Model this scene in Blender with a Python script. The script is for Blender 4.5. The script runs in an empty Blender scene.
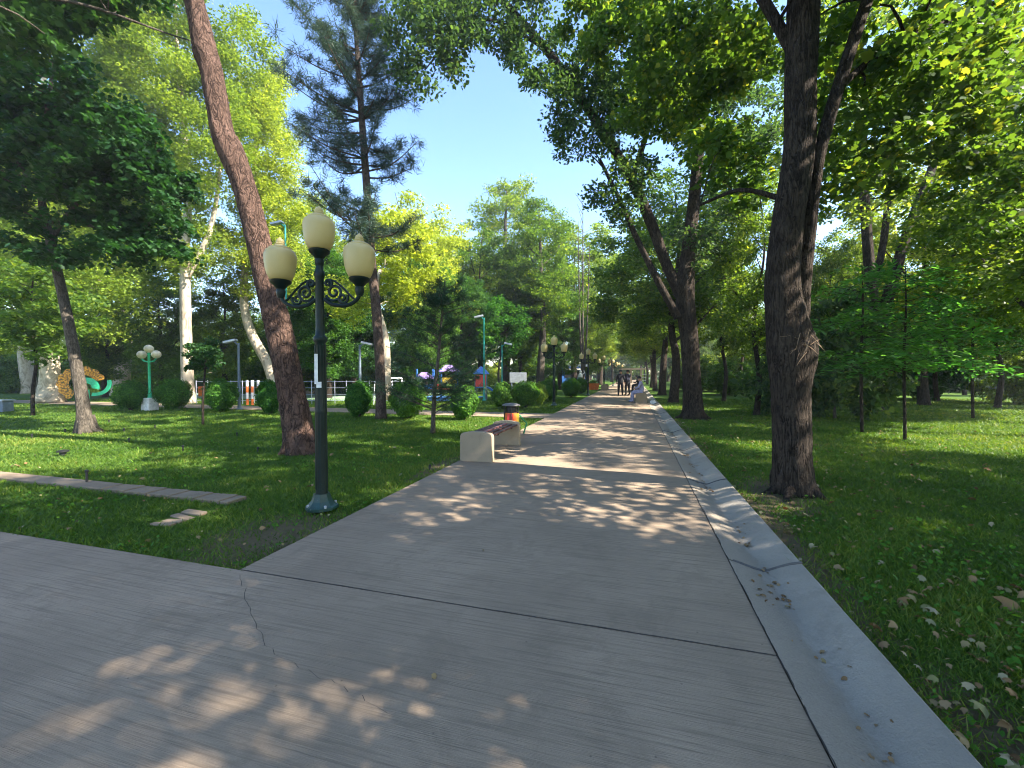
import bpy, math, random
import numpy as np
from mathutils import Vector, Matrix
random.seed(7)
HAZE = .0008
SC = bpy.context.scene
COL = SC.collection
R = math.radians
# ------------------------------------------------------------------ camera
F = 425.0; YAW = R(15.9); PITCH = math.atan(10/425.0); CH = 1.5
fwd = np.array([-math.sin(YAW)*math.cos(PITCH), math.cos(YAW)*math.cos(PITCH), -math.sin(PITCH)])
rgt = np.array([math.cos(YAW), math.sin(YAW), 0.0])
upv = np.cross(rgt, fwd)
CAM = np.array([0, 0, CH])
def ray(px, py): return fwd + (px-512)/F*rgt + (384-py)/F*upv
def P(px, py, d): return CAM + d*ray(px, py)
def G(px, py, z=0.0):
    r = ray(px, py); t = (z-CH)/r[2]; return CAM + t*r
def GD(px, d):                       # ground point under a column of the picture at a depth
    p = P(px, 374, d); return np.array([p[0], p[1], 0.0])
cam = bpy.data.cameras.new('camera'); camo = bpy.data.objects.new('camera', cam); COL.objects.link(camo)
cam.sensor_width = 36; cam.lens = 36*F/1024; cam.clip_end = 2000; cam.clip_start = 0.05
camo.location = CAM; camo.rotation_euler = (R(90)-PITCH, 0, YAW); SC.camera = camo
# ------------------------------------------------------------------ light
SUN_EL, SUN_AZ = R(41), R(93)        # azimuth clockwise from +Y
w = bpy.data.worlds.new('World'); SC.world = w; w.use_nodes = True
nt = w.node_tree; bg = nt.nodes['Background']
sky = nt.nodes.new('ShaderNodeTexSky'); sky.sky_type = 'NISHITA'; sky.sun_disc = False
sky.sun_elevation = SUN_EL; sky.sun_rotation = SUN_AZ; sky.air_density = 1.0; sky.dust_density = 0.6; sky.ozone_density = .7
hs_ = nt.nodes.new('ShaderNodeHueSaturation'); hs_.inputs['Saturation'].default_value = 1.16; hs_.inputs['Hue'].default_value = .506
nt.links.new(sky.outputs[0], hs_.inputs['Color']); nt.links.new(hs_.outputs[0], bg.inputs[0]); bg.inputs[1].default_value = 0.122
sl = bpy.data.lights.new('sun', 'SUN'); sl.energy = 5.0; sl.angle = R(0.5); sl.color = (1, .91, .79)
so = bpy.data.objects.new('sun', sl); COL.objects.link(so)
sd = Vector((math.sin(SUN_AZ)*math.cos(SUN_EL), math.cos(SUN_AZ)*math.cos(SUN_EL), math.sin(SUN_EL)))
so.rotation_euler = sd.to_track_quat('Z', 'Y').to_euler()
SC.view_settings.view_transform = 'Standard'; SC.view_settings.look = 'None'
SC.view_settings.exposure = 2.18; SC.view_settings.gamma = 1
c = SC.cycles
c.max_bounces = 7; c.diffuse_bounces = 4; c.glossy_bounces = 2; c.transmission_bounces = 4; c.transparent_max_bounces = 4
c.use_denoising = True; c.sample_clamp_indirect = 6; c.caustics_reflective = False; c.caustics_refractive = False
try:
    c.denoiser = 'OPENIMAGEDENOISE'; c.denoising_prefilter = 'ACCURATE'; c.pixel_filter_type = 'BLACKMAN_HARRIS'; c.filter_width = 1.05
except Exception: pass
# ------------------------------------------------------------------ materials
class NB:
    def __init__(s, name):
        s.m = bpy.data.materials.new(name); s.m.use_nodes = True; s.t = s.m.node_tree
        s.b = s.t.nodes['Principled BSDF']; s.out = s.t.nodes['Material Output']
    def n(s, typ, **k):
        x = s.t.nodes.new(typ)
        for a, v in k.items(): setattr(x, a, v)
        return x
    def l(s, a, b): s.t.links.new(a, b)
    def coord(s, scale=(1,1,1), obj=True):
        tc = s.n('ShaderNodeTexCoord'); mp = s.n('ShaderNodeMapping'); mp.inputs['Scale'].default_value = scale
        s.l(tc.outputs['Object' if obj else 'Generated'], mp.inputs[0]); return mp.outputs[0]
    def noise(s, scale, vec, detail=4, rough=.55, dist=0):
        x = s.n('ShaderNodeTexNoise'); x.inputs['Scale'].default_value = scale; x.inputs['Detail'].default_value = detail
        x.inputs['Roughness'].default_value = rough; x.inputs['Distortion'].default_value = dist
        s.l(vec, x.inputs['Vector']); return x.outputs['Fac']
    def ramp(s, fac, stops):
        x = s.n('ShaderNodeValToRGB'); cr = x.color_ramp
        while len(cr.elements) < len(stops): cr.elements.new(.5)
        for e, (p, col) in zip(cr.elements, stops):
            e.position = p; e.color = (col[0], col[1], col[2], 1) if not isinstance(col, (int, float)) else (col, col, col, 1)
        s.l(fac, x.inputs[0]); return x.outputs[0]
    def mix(s, f, a, b, mode='MIX'):
        x = s.n('ShaderNodeMix', data_type='RGBA', blend_type=mode)
        for sock, v in ((x.inputs[0], f), (x.inputs[6], a), (x.inputs[7], b)):
            if hasattr(v, 'is_linked') or hasattr(v, 'links'): s.l(v, sock)
            elif isinstance(v, (int, float)): sock.default_value = v
            else: sock.default_value = (v[0], v[1], v[2], 1)
        return x.outputs[2]
    def math(s, op, a, b=0.0):
        x = s.n('ShaderNodeMath', operation=op)
        for sock, v in ((x.inputs[0], a), (x.inputs[1], b)):
            if isinstance(v, (int, float)): sock.default_value = v
            else: s.l(v, sock)
        return x.outputs[0]
    def bump(s, h, strength=.5, dist=.02):
        x = s.n('ShaderNodeBump'); x.inputs['Strength'].default_value = strength; x.inputs['Distance'].default_value = dist
        s.l(h, x.inputs['Height']); s.l(x.outputs[0], s.b.inputs['Normal']); return x
    def col(s, v): s.l(v, s.b.inputs['Base Color'])
    def rough(s, v): s.b.inputs['Roughness'].default_value = v; return s

def paint(name, col, rough=.45, metal=0.0, var=.25, chip=None):
    b = NB(name); v = b.coord(); f = b.noise(9, v, 5)
    cc = b.mix(b.ramp(f, [(.3, 0.0), (.75, 1.0)]), tuple(x*(1-var) for x in col), tuple(min(1, x*(1+var)) for x in col))
    if chip:
        g = b.noise(26, v, 4, .7); cc = b.mix(b.ramp(g, [(.64, 0.0), (.68, 1.0)]), cc, chip)
    b.col(cc); b.rough(rough); b.b.inputs['Metallic'].default_value = metal
    b.bump(b.noise(60, v, 3), .15, .003); return b.m

def leaf_mat(name, cols, trans=.42, tcol=None, rough=.48, spec=.24):
    b = NB(name); a = b.n('ShaderNodeAttribute'); a.attribute_name = 'tone'
    oi = b.n('ShaderNodeObjectInfo')
    n = len(cols); cc = b.ramp(a.outputs['Fac'], [((i+.0)/(n-1), x) for i, x in enumerate(cols)])
    hs = b.n('ShaderNodeHueSaturation'); b.l(cc, hs.inputs['Color'])
    mr = b.n('ShaderNodeMapRange'); b.l(oi.outputs['Random'], mr.inputs[0]); mr.inputs[3].default_value = .8; mr.inputs[4].default_value = 1.2
    b.l(mr.outputs[0], hs.inputs['Value'])
    mr2 = b.n('ShaderNodeMapRange'); b.l(oi.outputs['Random'], mr2.inputs[0]); mr2.inputs[3].default_value = .515; mr2.inputs[4].default_value = .485
    b.l(mr2.outputs[0], hs.inputs['Hue'])
    b.col(hs.outputs[0]); b.rough(rough); b.b.inputs['Specular IOR Level'].default_value = spec
    tr = b.n('ShaderNodeBsdfTranslucent')
    tm = b.mix(1.0, hs.outputs[0], tcol or (3.0, 2.6, .9), 'MULTIPLY'); b.l(tm, tr.inputs[0])
    ms = b.n('ShaderNodeMixShader'); ms.inputs[0].default_value = trans
    b.l(b.b.outputs[0], ms.inputs[1]); b.l(tr.outputs[0], ms.inputs[2]); b.l(ms.outputs[0], b.out.inputs[0])
    return b.m

def bark_mat(name, dark, light, ridge=14, zs=.18, strength=1.0, dist=.05, moss=None):
    b = NB(name); v = b.coord((1, 1, zs)); v2 = b.coord()
    def ridged(sc, det, dst=0.0):
        n_ = b.noise(sc, v, det, .6, dst); return b.math('SUBTRACT', 1.0, b.math('ABSOLUTE', b.math('MULTIPLY', b.math('SUBTRACT', n_, .5), 5.0)))
    r1 = b.math('MAXIMUM', ridged(ridge, 3, .6), 0.0); r2 = b.math('MAXIMUM', ridged(ridge*2.3, 3, .3), 0.0); f2 = b.noise(45, v2, 6, .7)
    crack = b.math('MAXIMUM', r1, b.math('MULTIPLY', r2, .7))
    h = b.math('ADD', b.math('SUBTRACT', 1.0, crack), b.math('MULTIPLY', f2, .6))
    cc = b.mix(b.ramp(h, [(.3, 0.0), (.62, .55), (1.0, 1.0)]), dark, light)
    cc = b.mix(b.ramp(b.noise(1.7, v2, 5), [(.35, 0.0), (.7, .6)]), cc, tuple(x*.4 for x in light))
    cc = b.mix(b.ramp(b.noise(5, v2, 5, .7), [(.5, 0.0), (.75, .35)]), cc, tuple(min(1, x*1.5) for x in light))
    if moss: cc = b.mix(b.ramp(b.noise(2.3, v2, 5), [(.55, 0.0), (.68, .7)]), cc, moss)
    b.col(cc); b.rough(.92); b.b.inputs['Specular IOR Level'].default_value = .12; b.bump(h, strength, dist); return b.m

M = {}
M['bark_dark'] = bark_mat('bark_dark', (.008, .006, .005), (.11, .085, .066), 19, .15, 1.0, .06)
M['bark_grey'] = bark_mat('bark_grey', (.03, .026, .02), (.17, .145, .115), 20, .22, .8, .03)
M['bark_red'] = bark_mat('bark_red', (.02, .013, .01), (.2, .125, .095), 9, .4, 1.0, .06)
M['bark_pine'] = bark_mat('bark_pine', (.03, .022, .017), (.16, .115, .09), 13, .35, .9, .03)
b = NB('bark_plane'); v = b.coord((1, 1, .5))
f = b.noise(3.2, v, 4, .5, 1.2); cc = b.ramp(f, [(.3, (.16, .13, .085)), (.45, (.36, .3, .21)), (.55, (.5, .42, .31)), (.7, (.22, .18, .12))]); b.col(cc); b.rough(.75)
b.bump(b.noise(18, v, 5), .5, .02); M['bark_plane'] = b.m
M['leaf_mid'] = leaf_mat('leaf_mid', [(.035, .075, .012), (.06, .12, .02), (.095, .165, .028), (.19, .23, .035)], .5)
M['leaf_low'] = leaf_mat('leaf_low', [(.03, .08, .015), (.05, .12, .02), (.075, .16, .03), (.13, .22, .035)], .42, (2.2, 2.2, .8))
M['leaf_dark'] = leaf_mat('leaf_dark', [(.012, .04, .012), (.022, .065, .018), (.035, .09, .022), (.05, .12, .025)], .3, (2.2, 2.6, .9))
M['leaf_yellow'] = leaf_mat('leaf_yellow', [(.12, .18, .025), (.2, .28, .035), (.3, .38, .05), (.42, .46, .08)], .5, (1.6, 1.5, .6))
M['leaf_near'] = leaf_mat('leaf_near', [(.02, .055, .012), (.04, .095, .018), (.065, .13, .022), (.2, .22, .03)], .42)
M['leaf_teal'] = leaf_mat('leaf_teal', [(.03, .06, .03), (.045, .09, .04), (.075, .125, .045), (.13, .16, .05)], .42, (2.4, 2.3, .8))
M['leaf_spray'] = leaf_mat('leaf_spray', [(.035, .12, .03), (.055, .15, .035), (.08, .19, .045), (.12, .24, .06)], .45, (2, 2.4, .8))
M['needle'] = leaf_mat('needle', [(.03, .06, .05), (.05, .095, .08), (.075, .12, .09), (.15, .15, .08)], .2, (1.5, 1.5, .7))
M['needle_green'] = leaf_mat('needle_green', [(.015, .04, .02), (.022, .055, .026), (.03, .07, .03), (.06, .09, .035)], .12, (1.5, 1.5, .7))
M['leaf_bush'] = leaf_mat('leaf_bush', [(.02, .075, .01), (.045, .13, .015), (.08, .19, .022), (.16, .28, .03)], .35, (2, 2.2, .7), .6, .12)
M['leaf_bush_yellow'] = leaf_mat('leaf_bush_yellow', [(.1, .2, .015), (.17, .28, .02), (.24, .34, .03), (.3, .38, .04)], .35, (1.8, 1.6, .6))
M['dry'] = leaf_mat('dry_leaf', [(.1, .05, .02), (.24, .14, .06), (.3, .2, .1), (.2, .2, .07), (.36, .3, .18)], .15, (1.3, 1.1, .8), .7)
M['blade'] = leaf_mat('grass_blade', [(.028, .072, .008), (.055, .12, .013), (.095, .165, .02), (.21, .23, .05)], .34, (2.2, 2.0, .6), .5)

# lawn
b = NB('lawn_turf'); v = b.coord()
f = b.noise(1.1, v, 6, .6); f2 = b.noise(38, v, 5, .7)
gr = b.mix(f2, (.03, .07, .008), (.09, .16, .022))
gr = b.mix(b.ramp(f, [(.42, 0.0), (.62, .55)]), gr, (.085, .15, .025))
soil = b.mix(b.noise(22, v, 6, .7), (.07, .05, .03), (.25, .19, .12))
geo = b.n('ShaderNodeNewGeometry'); sep = b.n('ShaderNodeSeparateXYZ'); b.l(geo.outputs['Position'], sep.inputs[0])
def blob(cx, cy, rx, ry):
    dx = b.math('DIVIDE', b.math('SUBTRACT', sep.outputs[0], cx), rx); dy = b.math('DIVIDE', b.math('SUBTRACT', sep.outputs[1], cy), ry)
    return b.math('SUBTRACT', 1.0, b.math('SQRT', b.math('ADD', b.math('MULTIPLY', dx, dx), b.math('MULTIPLY', dy, dy))))
m = b.math('MAXIMUM', blob(-3.25, 3.2, 1.0, 1.25), blob(1.75, 6.2, .75, 1.5))
m = b.math('MAXIMUM', m, blob(1.38, 4.6, .3, 3.2)); m = b.math('MAXIMUM', m, blob(1.5, 2.1, .5, 1.0)); m = b.math('MAXIMUM', m, blob(-3.1, 6.4, .28, 1.6))
m = b.math('MAXIMUM', m, blob(1.4, 12, .3, 6)); m = b.math('MAXIMUM', m, 0.0)
m = b.math('ADD', m, b.math('MULTIPLY', b.math('SUBTRACT', b.noise(5, v, 6, .7), .5), 1.3))
cc = b.mix(b.ramp(m, [(.3, 0.0), (.5, .9)]), gr, soil); b.col(cc); b.rough(.95); b.b.inputs['Specular IOR Level'].default_value = .1
b.bump(b.noise(70, v, 6, .8), 1.0, .03); M['lawn'] = b.m

# broom finished concrete
def concrete(name, base, lines=True, warm=(1.0, .96, .9)):
    warm = (warm[0]*1.24, warm[1]*1.01, warm[2]*.74)
    b = NB(name); v = b.coord(); fl = b.noise(1.0, b.coord((1.3, 55, 1)), 5, .7); fl2 = b.noise(1.0, b.coord((5, 220, 1)), 3, .6)
    big = b.noise(.8, v, 6, .62); fine = b.noise(140, v, 3, .7); blot = b.noise(3.3, v, 6, .7)
    c0 = tuple(base*.72*x for x in warm); c1 = tuple(base*1.22*x for x in warm)
    cc = b.mix(b.ramp(big, [(.3, 0.0), (.7, 1.0)]), c0, c1)
    cc = b.mix(b.ramp(fine, [(.3, .35), (.7, 0.0)]), cc, tuple(base*.45*x for x in warm))
    cc = b.mix(b.ramp(blot, [(.28, .5), (.4, 0.0)]), cc, tuple(base*.55*x for x in warm))
    st = b.noise(1.7, b.coord((1, 1, 1)), 8, .75, .6); cc = b.mix(b.ramp(st, [(.52, 0.0), (.6, .45)]), cc, tuple(base*.6*x for x in warm))
    if lines:
        cc = b.mix(b.ramp(fl, [(.36, .75), (.52, 0.0)]), cc, tuple(base*.55*x for x in warm))
        cc = b.mix(b.ramp(fl2, [(.3, .4), (.5, 0.0)]), cc, tuple(base*.5*x for x in warm))
        vo = b.n('ShaderNodeTexVoronoi'); vo.inputs['Scale'].default_value = 9; b.l(v, vo.inputs['Vector'])
        cc = b.mix(b.ramp(vo.outputs['Distance'], [(.03, .55), (.06, 0.0)]), cc, (.05, .04, .03))
        h = b.math('ADD', fl, b.math('MULTIPLY', fl2, .8))
    else: h = blot
    b.col(cc); b.rough(.85); b.b.inputs['Specular IOR Level'].default_value = .3
    b.bump(b.math('ADD', h, b.math('MULTIPLY', fine, .4)), .55, .006); return b
M['concrete'] = concrete('broomed_concrete', .262, True, (1.0, .93, .87)).m
M['conc_dirty'] = concrete('weathered_concrete', .2, False, (1, .93, .84)).m
M['conc_plain'] = concrete('precast_concrete', .27, False, (1, .97, .9)).m
b = concrete('gutter_concrete', .32, False, (.9, .98, 1.08))
v = b.coord(); geo = b.n('ShaderNodeNewGeometry'); sep = b.n('ShaderNodeSeparateXYZ'); b.l(geo.outputs['Position'], sep.inputs[0])
t = b.math('DIVIDE', b.math('SUBTRACT', 1.03, sep.outputs[0]), .14)
t = b.math('ADD', t, b.math('MULTIPLY', b.math('SUBTRACT', b.noise(6, b.coord((3, .8, 1)), 12, .8), .5), 2.4))
grit = b.mix(b.noise(90, b.coord(), 6, .8), (.13, .105, .075), (.4, .34, .26))
old = b.b.inputs['Base Color'].links[0].from_socket
b.col(b.mix(b.ramp(t, [(.35, 0.0), (.6, .85)]), old, grit)); b.bump(b.math('ADD', b.noise(60, b.coord(), 6, .8), b.math('MULTIPLY', b.noise(7, b.coord(), 5, .7), 2.0)), .7, .012); M['gutter'] = b.m
b = NB('earth'); v = b.coord(); b.col(b.mix(b.noise(20, v, 6, .7), (.05, .04, .02), (.13, .1, .06))); b.rough(1); M['earth'] = b.m
b = NB('far_ground'); v = b.coord(); b.col(b.mix(b.noise(2, v, 6, .7), (.03, .07, .012), (.07, .12, .025))); b.rough(1); M['ground'] = b.m
M['joint'] = paint('joint_dark', (.035, .03, .026), .9)
M['bin_roof'] = paint('bin_roof', (.13, .12, .11), .7)
M['joint_grey'] = paint('joint_grey', (.09, .085, .08), .9)
M['green_paint'] = paint('green_black_paint', (.004, .014, .012), .42, 0.0, .3, (.01, .045, .036))
M['green_paint'].node_tree.nodes['Principled BSDF'].inputs['Specular IOR Level'].default_value = .25
M['green_low'] = paint('green_paint_foot', (.006, .035, .028), .45, 0.0, .4, (.16, .18, .16))
b = NB('cream_globe'); v = b.coord(); b.col(b.mix(b.noise(5, v, 4), (.52, .42, .17), (.62, .51, .24))); b.rough(.42); b.b.inputs['Subsurface Weight'].default_value = .0
tr = b.n('ShaderNodeBsdfTranslucent'); tr.inputs[0].default_value = (.8, .68, .3, 1); ms = b.n('ShaderNodeMixShader'); ms.inputs[0].default_value = .15
b.l(b.b.outputs[0], ms.inputs[1]); b.l(tr.outputs[0], ms.inputs[2]); b.l(ms.outputs[0], b.out.inputs[0]); M['globe'] = b.m
M['slat'] = paint('worn_red_slat', (.085, .035, .03), .5, 0, .5, (.36, .26, .24))
M['slat_pink'] = paint('worn_pink_slat', (.34, .14, .12), .6, 0, .4, (.5, .4, .38))
M['steel'] = paint('galvanised', (.4, .42, .44), .4, .6)
M['greypaint'] = paint('grey_blue_paint', (.12, .16, .2), .5)
M['black'] = paint('black_plastic', (.012, .012, .013), .5)
M['white'] = paint('white_paint', (.72, .72, .7), .5)
M['orange'] = paint('orange_paint', (.75, .17, .03), .5)
M['yellow'] = paint('yellow_paint', (.75, .5, .04), .5)
M['red'] = paint('red_paint', (.6, .05, .04), .5)
M['blue'] = paint('blue_paint', (.04, .16, .5), .5)
M['purple'] = paint('purple_paint', (.24, .17, .4), .5)
M['teal'] = paint('teal_paint', (.02, .32, .26), .45)
M['lime'] = paint('green_sculpture_paint', (.03, .5, .24), .45)
M['signal_green'] = paint('green_strap', (.02, .2, .08), .6)
M['wall'] = paint('pale_wall', (.5, .49, .46), .9)
M['court'] = paint('court_surface', (.2, .3, .2), .9)
M['courtblue'] = paint('court_blue', (.07, .2, .42), .8)
M['sticker'] = paint('paper_sticker', (.62, .64, .62), .8)
M['glassdark'] = paint('dark_window', (.03, .035, .04), .1)
M['skin'] = paint('skin', (.42, .25, .17), .6, 0, .05)
M['hair'] = paint('hair', (.012, .01, .009), .5)
M['cloth_black'] = paint('black_cloth', (.014, .014, .02), .85)
M['cloth_navy'] = paint('navy_cloth', (.02, .022, .045), .85)
M['cloth_lavender'] = paint('lavender_cloth', (.36, .34, .5), .85)
M['cloth_grey'] = paint('grey_cloth', (.3, .28, .33), .85)
b = NB('perforated_orange'); v = b.coord(); vo = b.n('ShaderNodeTexVoronoi'); vo.inputs['Scale'].default_value = 9; b.l(v, vo.inputs['Vector'])
b.col(b.ramp(vo.outputs['Distance'], [(.2, (.7, .38, .03)), (.5, (.5, .2, .02)), (.75, (.1, .08, .02))])); b.rough(.6); M['mosaic'] = b.m
M['cream'] = paint('cream_glass', (.68, .6, .42), .3)

# ------------------------------------------------------------------ object helpers
def link(name, me, mat, parent=None, smooth=False):
    if mat is not None:
        for m_ in (mat if isinstance(mat, list) else [mat]): me.materials.append(M[m_] if isinstance(m_, str) else m_)
    if smooth: me.polygons.foreach_set('use_smooth', np.ones(len(me.polygons), bool))
    o = bpy.data.objects.new(name, me); COL.objects.link(o)
    if parent: o.parent = parent
    return o
def tag(o, label=None, cat=None, group=None, kind=None):
    if label: o['label'] = label
    if cat: o['category'] = cat
    if group: o['group'] = group
    if kind: o['kind'] = kind
    return o
def empty(name, loc, label, cat, group=None, rz=0, s=1):
    o = bpy.data.objects.new(name, None); COL.objects.link(o); o.location = tuple(loc); o.rotation_euler = (0, 0, rz); o.scale = (s, s, s)
    o.empty_display_size = .2
    return tag(o, label, cat, group)
def kids(o): return [x for x in bpy.data.objects if x.parent == o]
def copy_tree(o, parent=None):
    ch = KIDS(o); c_ = o.copy(); COL.objects.link(c_)
    if parent: c_.parent = parent
    for k in ch: copy_tree(k, c_)
    return c_
def KIDS(o): return list(o.children)
def mesh_from(name, V, faces):
    me = bpy.data.meshes.new(name); me.from_pydata([tuple(map(float, x)) for x in V], [], faces); me.update(); return me
def fast_mesh(name, V, k, tone=None):
    """V: (n*k,3) vertices, one k-gon per consecutive k vertices"""
    n = len(V)//k; me = bpy.data.meshes.new(name)
    me.vertices.add(n*k); me.vertices.foreach_set('co', V.astype(np.float32).ravel())
    me.loops.add(n*k); me.loops.foreach_set('vertex_index', np.arange(n*k, dtype=np.int32))
    me.polygons.add(n); me.polygons.foreach_set('loop_start', np.arange(0, n*k, k, dtype=np.int32))
    if tone is not None:
        a = me.attributes.new('tone', 'FLOAT', 'FACE'); a.data.foreach_set('value', tone.astype(np.float32))
    me.update(calc_edges=True); return me

class MB:
    def __init__(s): s.v = []; s.f = []; s.mi = []
    def add(s, V, Fs, mi=0):
        o = len(s.v); s.v += [tuple(map(float, x)) for x in V]; s.f += [tuple(i+o for i in f) for f in Fs]; s.mi += [mi]*len(Fs); return s
    def box(s, x0, x1, y0, y1, z0, z1, mi=0):
        V = [(x, y, z) for z in (z0, z1) for y in (y0, y1) for x in (x0, x1)]
        return s.add(V, [(0, 2, 3, 1), (4, 5, 7, 6), (0, 1, 5, 4), (2, 6, 7, 3), (0, 4, 6, 2), (1, 3, 7, 5)], mi)
    def cham(s, x0, x1, y0, y1, z0, z1, c_=.01, mi=0):
        # box with chamfered vertical and top edges
        def ring(i, z): return [(x0+i+c_, y0+i, z), (x1-i-c_, y0+i, z), (x1-i, y0+i+c_, z), (x1-i, y1-i-c_, z), (x1-i-c_, y1-i, z), (x0+i+c_, y1-i, z), (x0+i, y1-i-c_, z), (x0+i, y0+i+c_, z)]
        V = ring(0, z0)+ring(0, z1-c_)+ring(c_*.7, z1); Fs = [tuple(range(7, -1, -1)), tuple(range(16, 24))]
        for r in (0, 8):
            for i in range(8): Fs.append((r+i, r+(i+1) % 8, r+8+(i+1) % 8, r+8+i))
        return s.add(V, Fs, mi)
    def lathe(s, prof, n=24, at=(0, 0, 0), mi=0, sides_rot=0.0):
        V = []; Fs = []
        for (r, z) in prof:
            for i in range(n):
                a = 2*math.pi*i/n+sides_rot; V.append((at[0]+r*math.cos(a), at[1]+r*math.sin(a), at[2]+z))
        for j in range(len(prof)-1):
            for i in range(n): Fs.append((j*n+i, j*n+(i+1) % n, (j+1)*n+(i+1) % n, (j+1)*n+i))
        Fs.append(tuple(range(n-1, -1, -1))); Fs.append(tuple((len(prof)-1)*n+i for i in range(n)))
        return s.add(V, Fs, mi)
    def tube(s, pts, r, n=8, mi=0):
        V, Fs = tube_np(np.array(pts, float), np.full(len(pts), r) if np.isscalar(r) else np.array(r, float), n)
        return s.add(V, Fs, mi)
    def prism(s, outline, y0, y1, mi=0, axis='y'):
        n = len(outline)
        if axis == 'y': V = [(x, y0, z) for x, z in outline]+[(x, y1, z) for x, z in outline]
        elif axis == 'x': V = [(y0, x, z) for x, z in outline]+[(y1, x, z) for x, z in outline]
        else: V = [(x, z, y0) for x, z in outline]+[(x, z, y1) for x, z in outline]
        return s.add(V, [tuple(range(n)), tuple(range(2*n-1, n-1, -1))]+[(i, n+i, n+(i+1) % n, (i+1) % n) for i in range(n)], mi)
    def build(s, name, mat, parent=None, smooth=False, bevel=0):
        me = mesh_from(name, s.v, s.f); me.polygons.foreach_set('material_index', np.array(s.mi, np.int32))
        o = link(name, me, mat, parent, smooth)
        if smooth:
            try: me.set_sharp_from_angle(angle=R(40))
            except Exception: pass
        if bevel:
            m_ = o.modifiers.new('bevel', 'BEVEL'); m_.width = bevel; m_.segments = 2; m_.limit_method = 'ANGLE'
        return o

def tube_np(pts, rad, n=8, rngn=None, amp=0.0, flute=0.0):
    k = len(pts); T = np.gradient(pts, axis=0); T /= np.linalg.norm(T, axis=1)[:, None]+1e-9
    ref = np.array([1., 0, 0]) if abs(T[0][0]) < .9 else np.array([0, 1., 0])
    U = np.zeros_like(T); u = ref-np.dot(ref, T[0])*T[0]; u /= np.linalg.norm(u); U[0] = u
    for i in range(1, k):
        u = U[i-1]-np.dot(U[i-1], T[i])*T[i]; U[i] = u/(np.linalg.norm(u)+1e-9)
    W = np.cross(T, U); a = np.arange(n)*2*np.pi/n
    rr = np.repeat(rad[:, None], n, 1)
    if rngn is not None and amp:
        ph = rngn.uniform(0, 6.28, 6); zz = np.arange(k)[:, None]/max(1, k-1)
        lump = sum(np.sin(a[None]*m_+ph[i]+zz*q)*w_ for i, (m_, q, w_) in enumerate([(2, 5, 1), (3, -9, .8), (5, 14, .5), (1, 22, .6), (7, 30, .3)]))
        rr = rr*(1+amp*lump+rngn.normal(0, amp*.35, (k, n)))
    V = pts[:, None]+rr[..., None]*(np.cos(a)[None, :, None]*U[:, None]+np.sin(a)[None, :, None]*W[:, None])
    Fs = [(j*n+i, j*n+(i+1) % n, (j+1)*n+(i+1) % n, (j+1)*n+i) for j in range(k-1) for i in range(n)]
    Fs.append(tuple(range(n-1, -1, -1))); Fs.append(tuple((k-1)*n+i for i in range(n)))
    return V.reshape(-1, 3), Fs
def spline(pts, step):
    pts = np.array(pts, float); out = []
    ex = np.vstack([2*pts[0]-pts[1], pts, 2*pts[-1]-pts[-2]])
    for i in range(1, len(ex)-2):
        p0, p1, p2, p3 = ex[i-1:i+3]; L = np.linalg.norm((p2-p1)[:3]); m_ = max(2, int(L/step))
        for t in np.arange(m_)/m_:
            out.append(.5*((2*p1)+(-p0+p2)*t+(2*p0-5*p1+4*p2-p3)*t*t+(-p0+3*p1-3*p2+p3)*t**3))
    out.append(pts[-1]); return np.array(out)

# ------------------------------------------------------------------ foliage
LEAF = {
 'rhomb': np.array([(0, -.5, 0), (.3, -.05, .06), (0, .5, 0), (-.3, -.05, .06)]),
 'oval': np.array([(0, -.5, 0), (.24, -.25, .05), (.3, .08, .06), (0, .5, -.03), (-.3, .08, .06), (-.24, -.25, .05)]),
 'maple': np.array([(0, -.5, 0), (.14, -.34, .03), (.4, -.3, .0), (.36, -.05, .05), (.47, .16, -.03), (.27, .2, .04), (.2, .38, .02), (0, .55, -.06), (-.2, .38, .02), (-.27, .2, .04), (-.47, .16, -.03), (-.36, -.05, .05), (-.4, -.3, 0), (-.14, -.34, .03)]),
 'needle': np.array([(-.045, -.5, 0), (.045, -.5, 0), (0, .5, 0)]),
 'long': np.array([(0, -.5, 0), (.13, -.2, .03), (.14, .1, .02), (0, .5, -.06), (-.14, .1, .02), (-.13, -.2, .03)]),
}
def leaves(name, C, size, shape, rng, up=.55, N=None, D=None, tone=None, jitter=.35):
    """C (n,3) centres; N preferred normals or None, D preferred long axis or None"""
    n = len(C); k = len(LEAF[shape])
    nn = rng.normal(0, 1, (n, 3)); nn /= np.linalg.norm(nn, axis=1)[:, None]
    if N is None: nn[:, 2] = np.abs(nn[:, 2])*.6+up
    else: nn = nn*.45+N
    nn /= np.linalg.norm(nn, axis=1)[:, None]
    if D is None: D = rng.normal(0, 1, (n, 3)); D[:, 2] -= .5
    t = D-np.sum(D*nn, 1)[:, None]*nn; t /= np.linalg.norm(t, axis=1)[:, None]+1e-9
    bt = np.cross(t, nn); s = size*np.exp(rng.normal(0, jitter*.6, n))
    L = LEAF[shape]
    V = C[:, None]+s[:, None, None]*(L[None, :, 0, None]*bt[:, None]+L[None, :, 1, None]*t[:, None]+L[None, :, 2, None]*nn[:, None])
    if tone is None: tone = np.clip(rng.beta(2, 3, n), 0, 1)
    return V.reshape(-1, 3), k, tone

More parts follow.
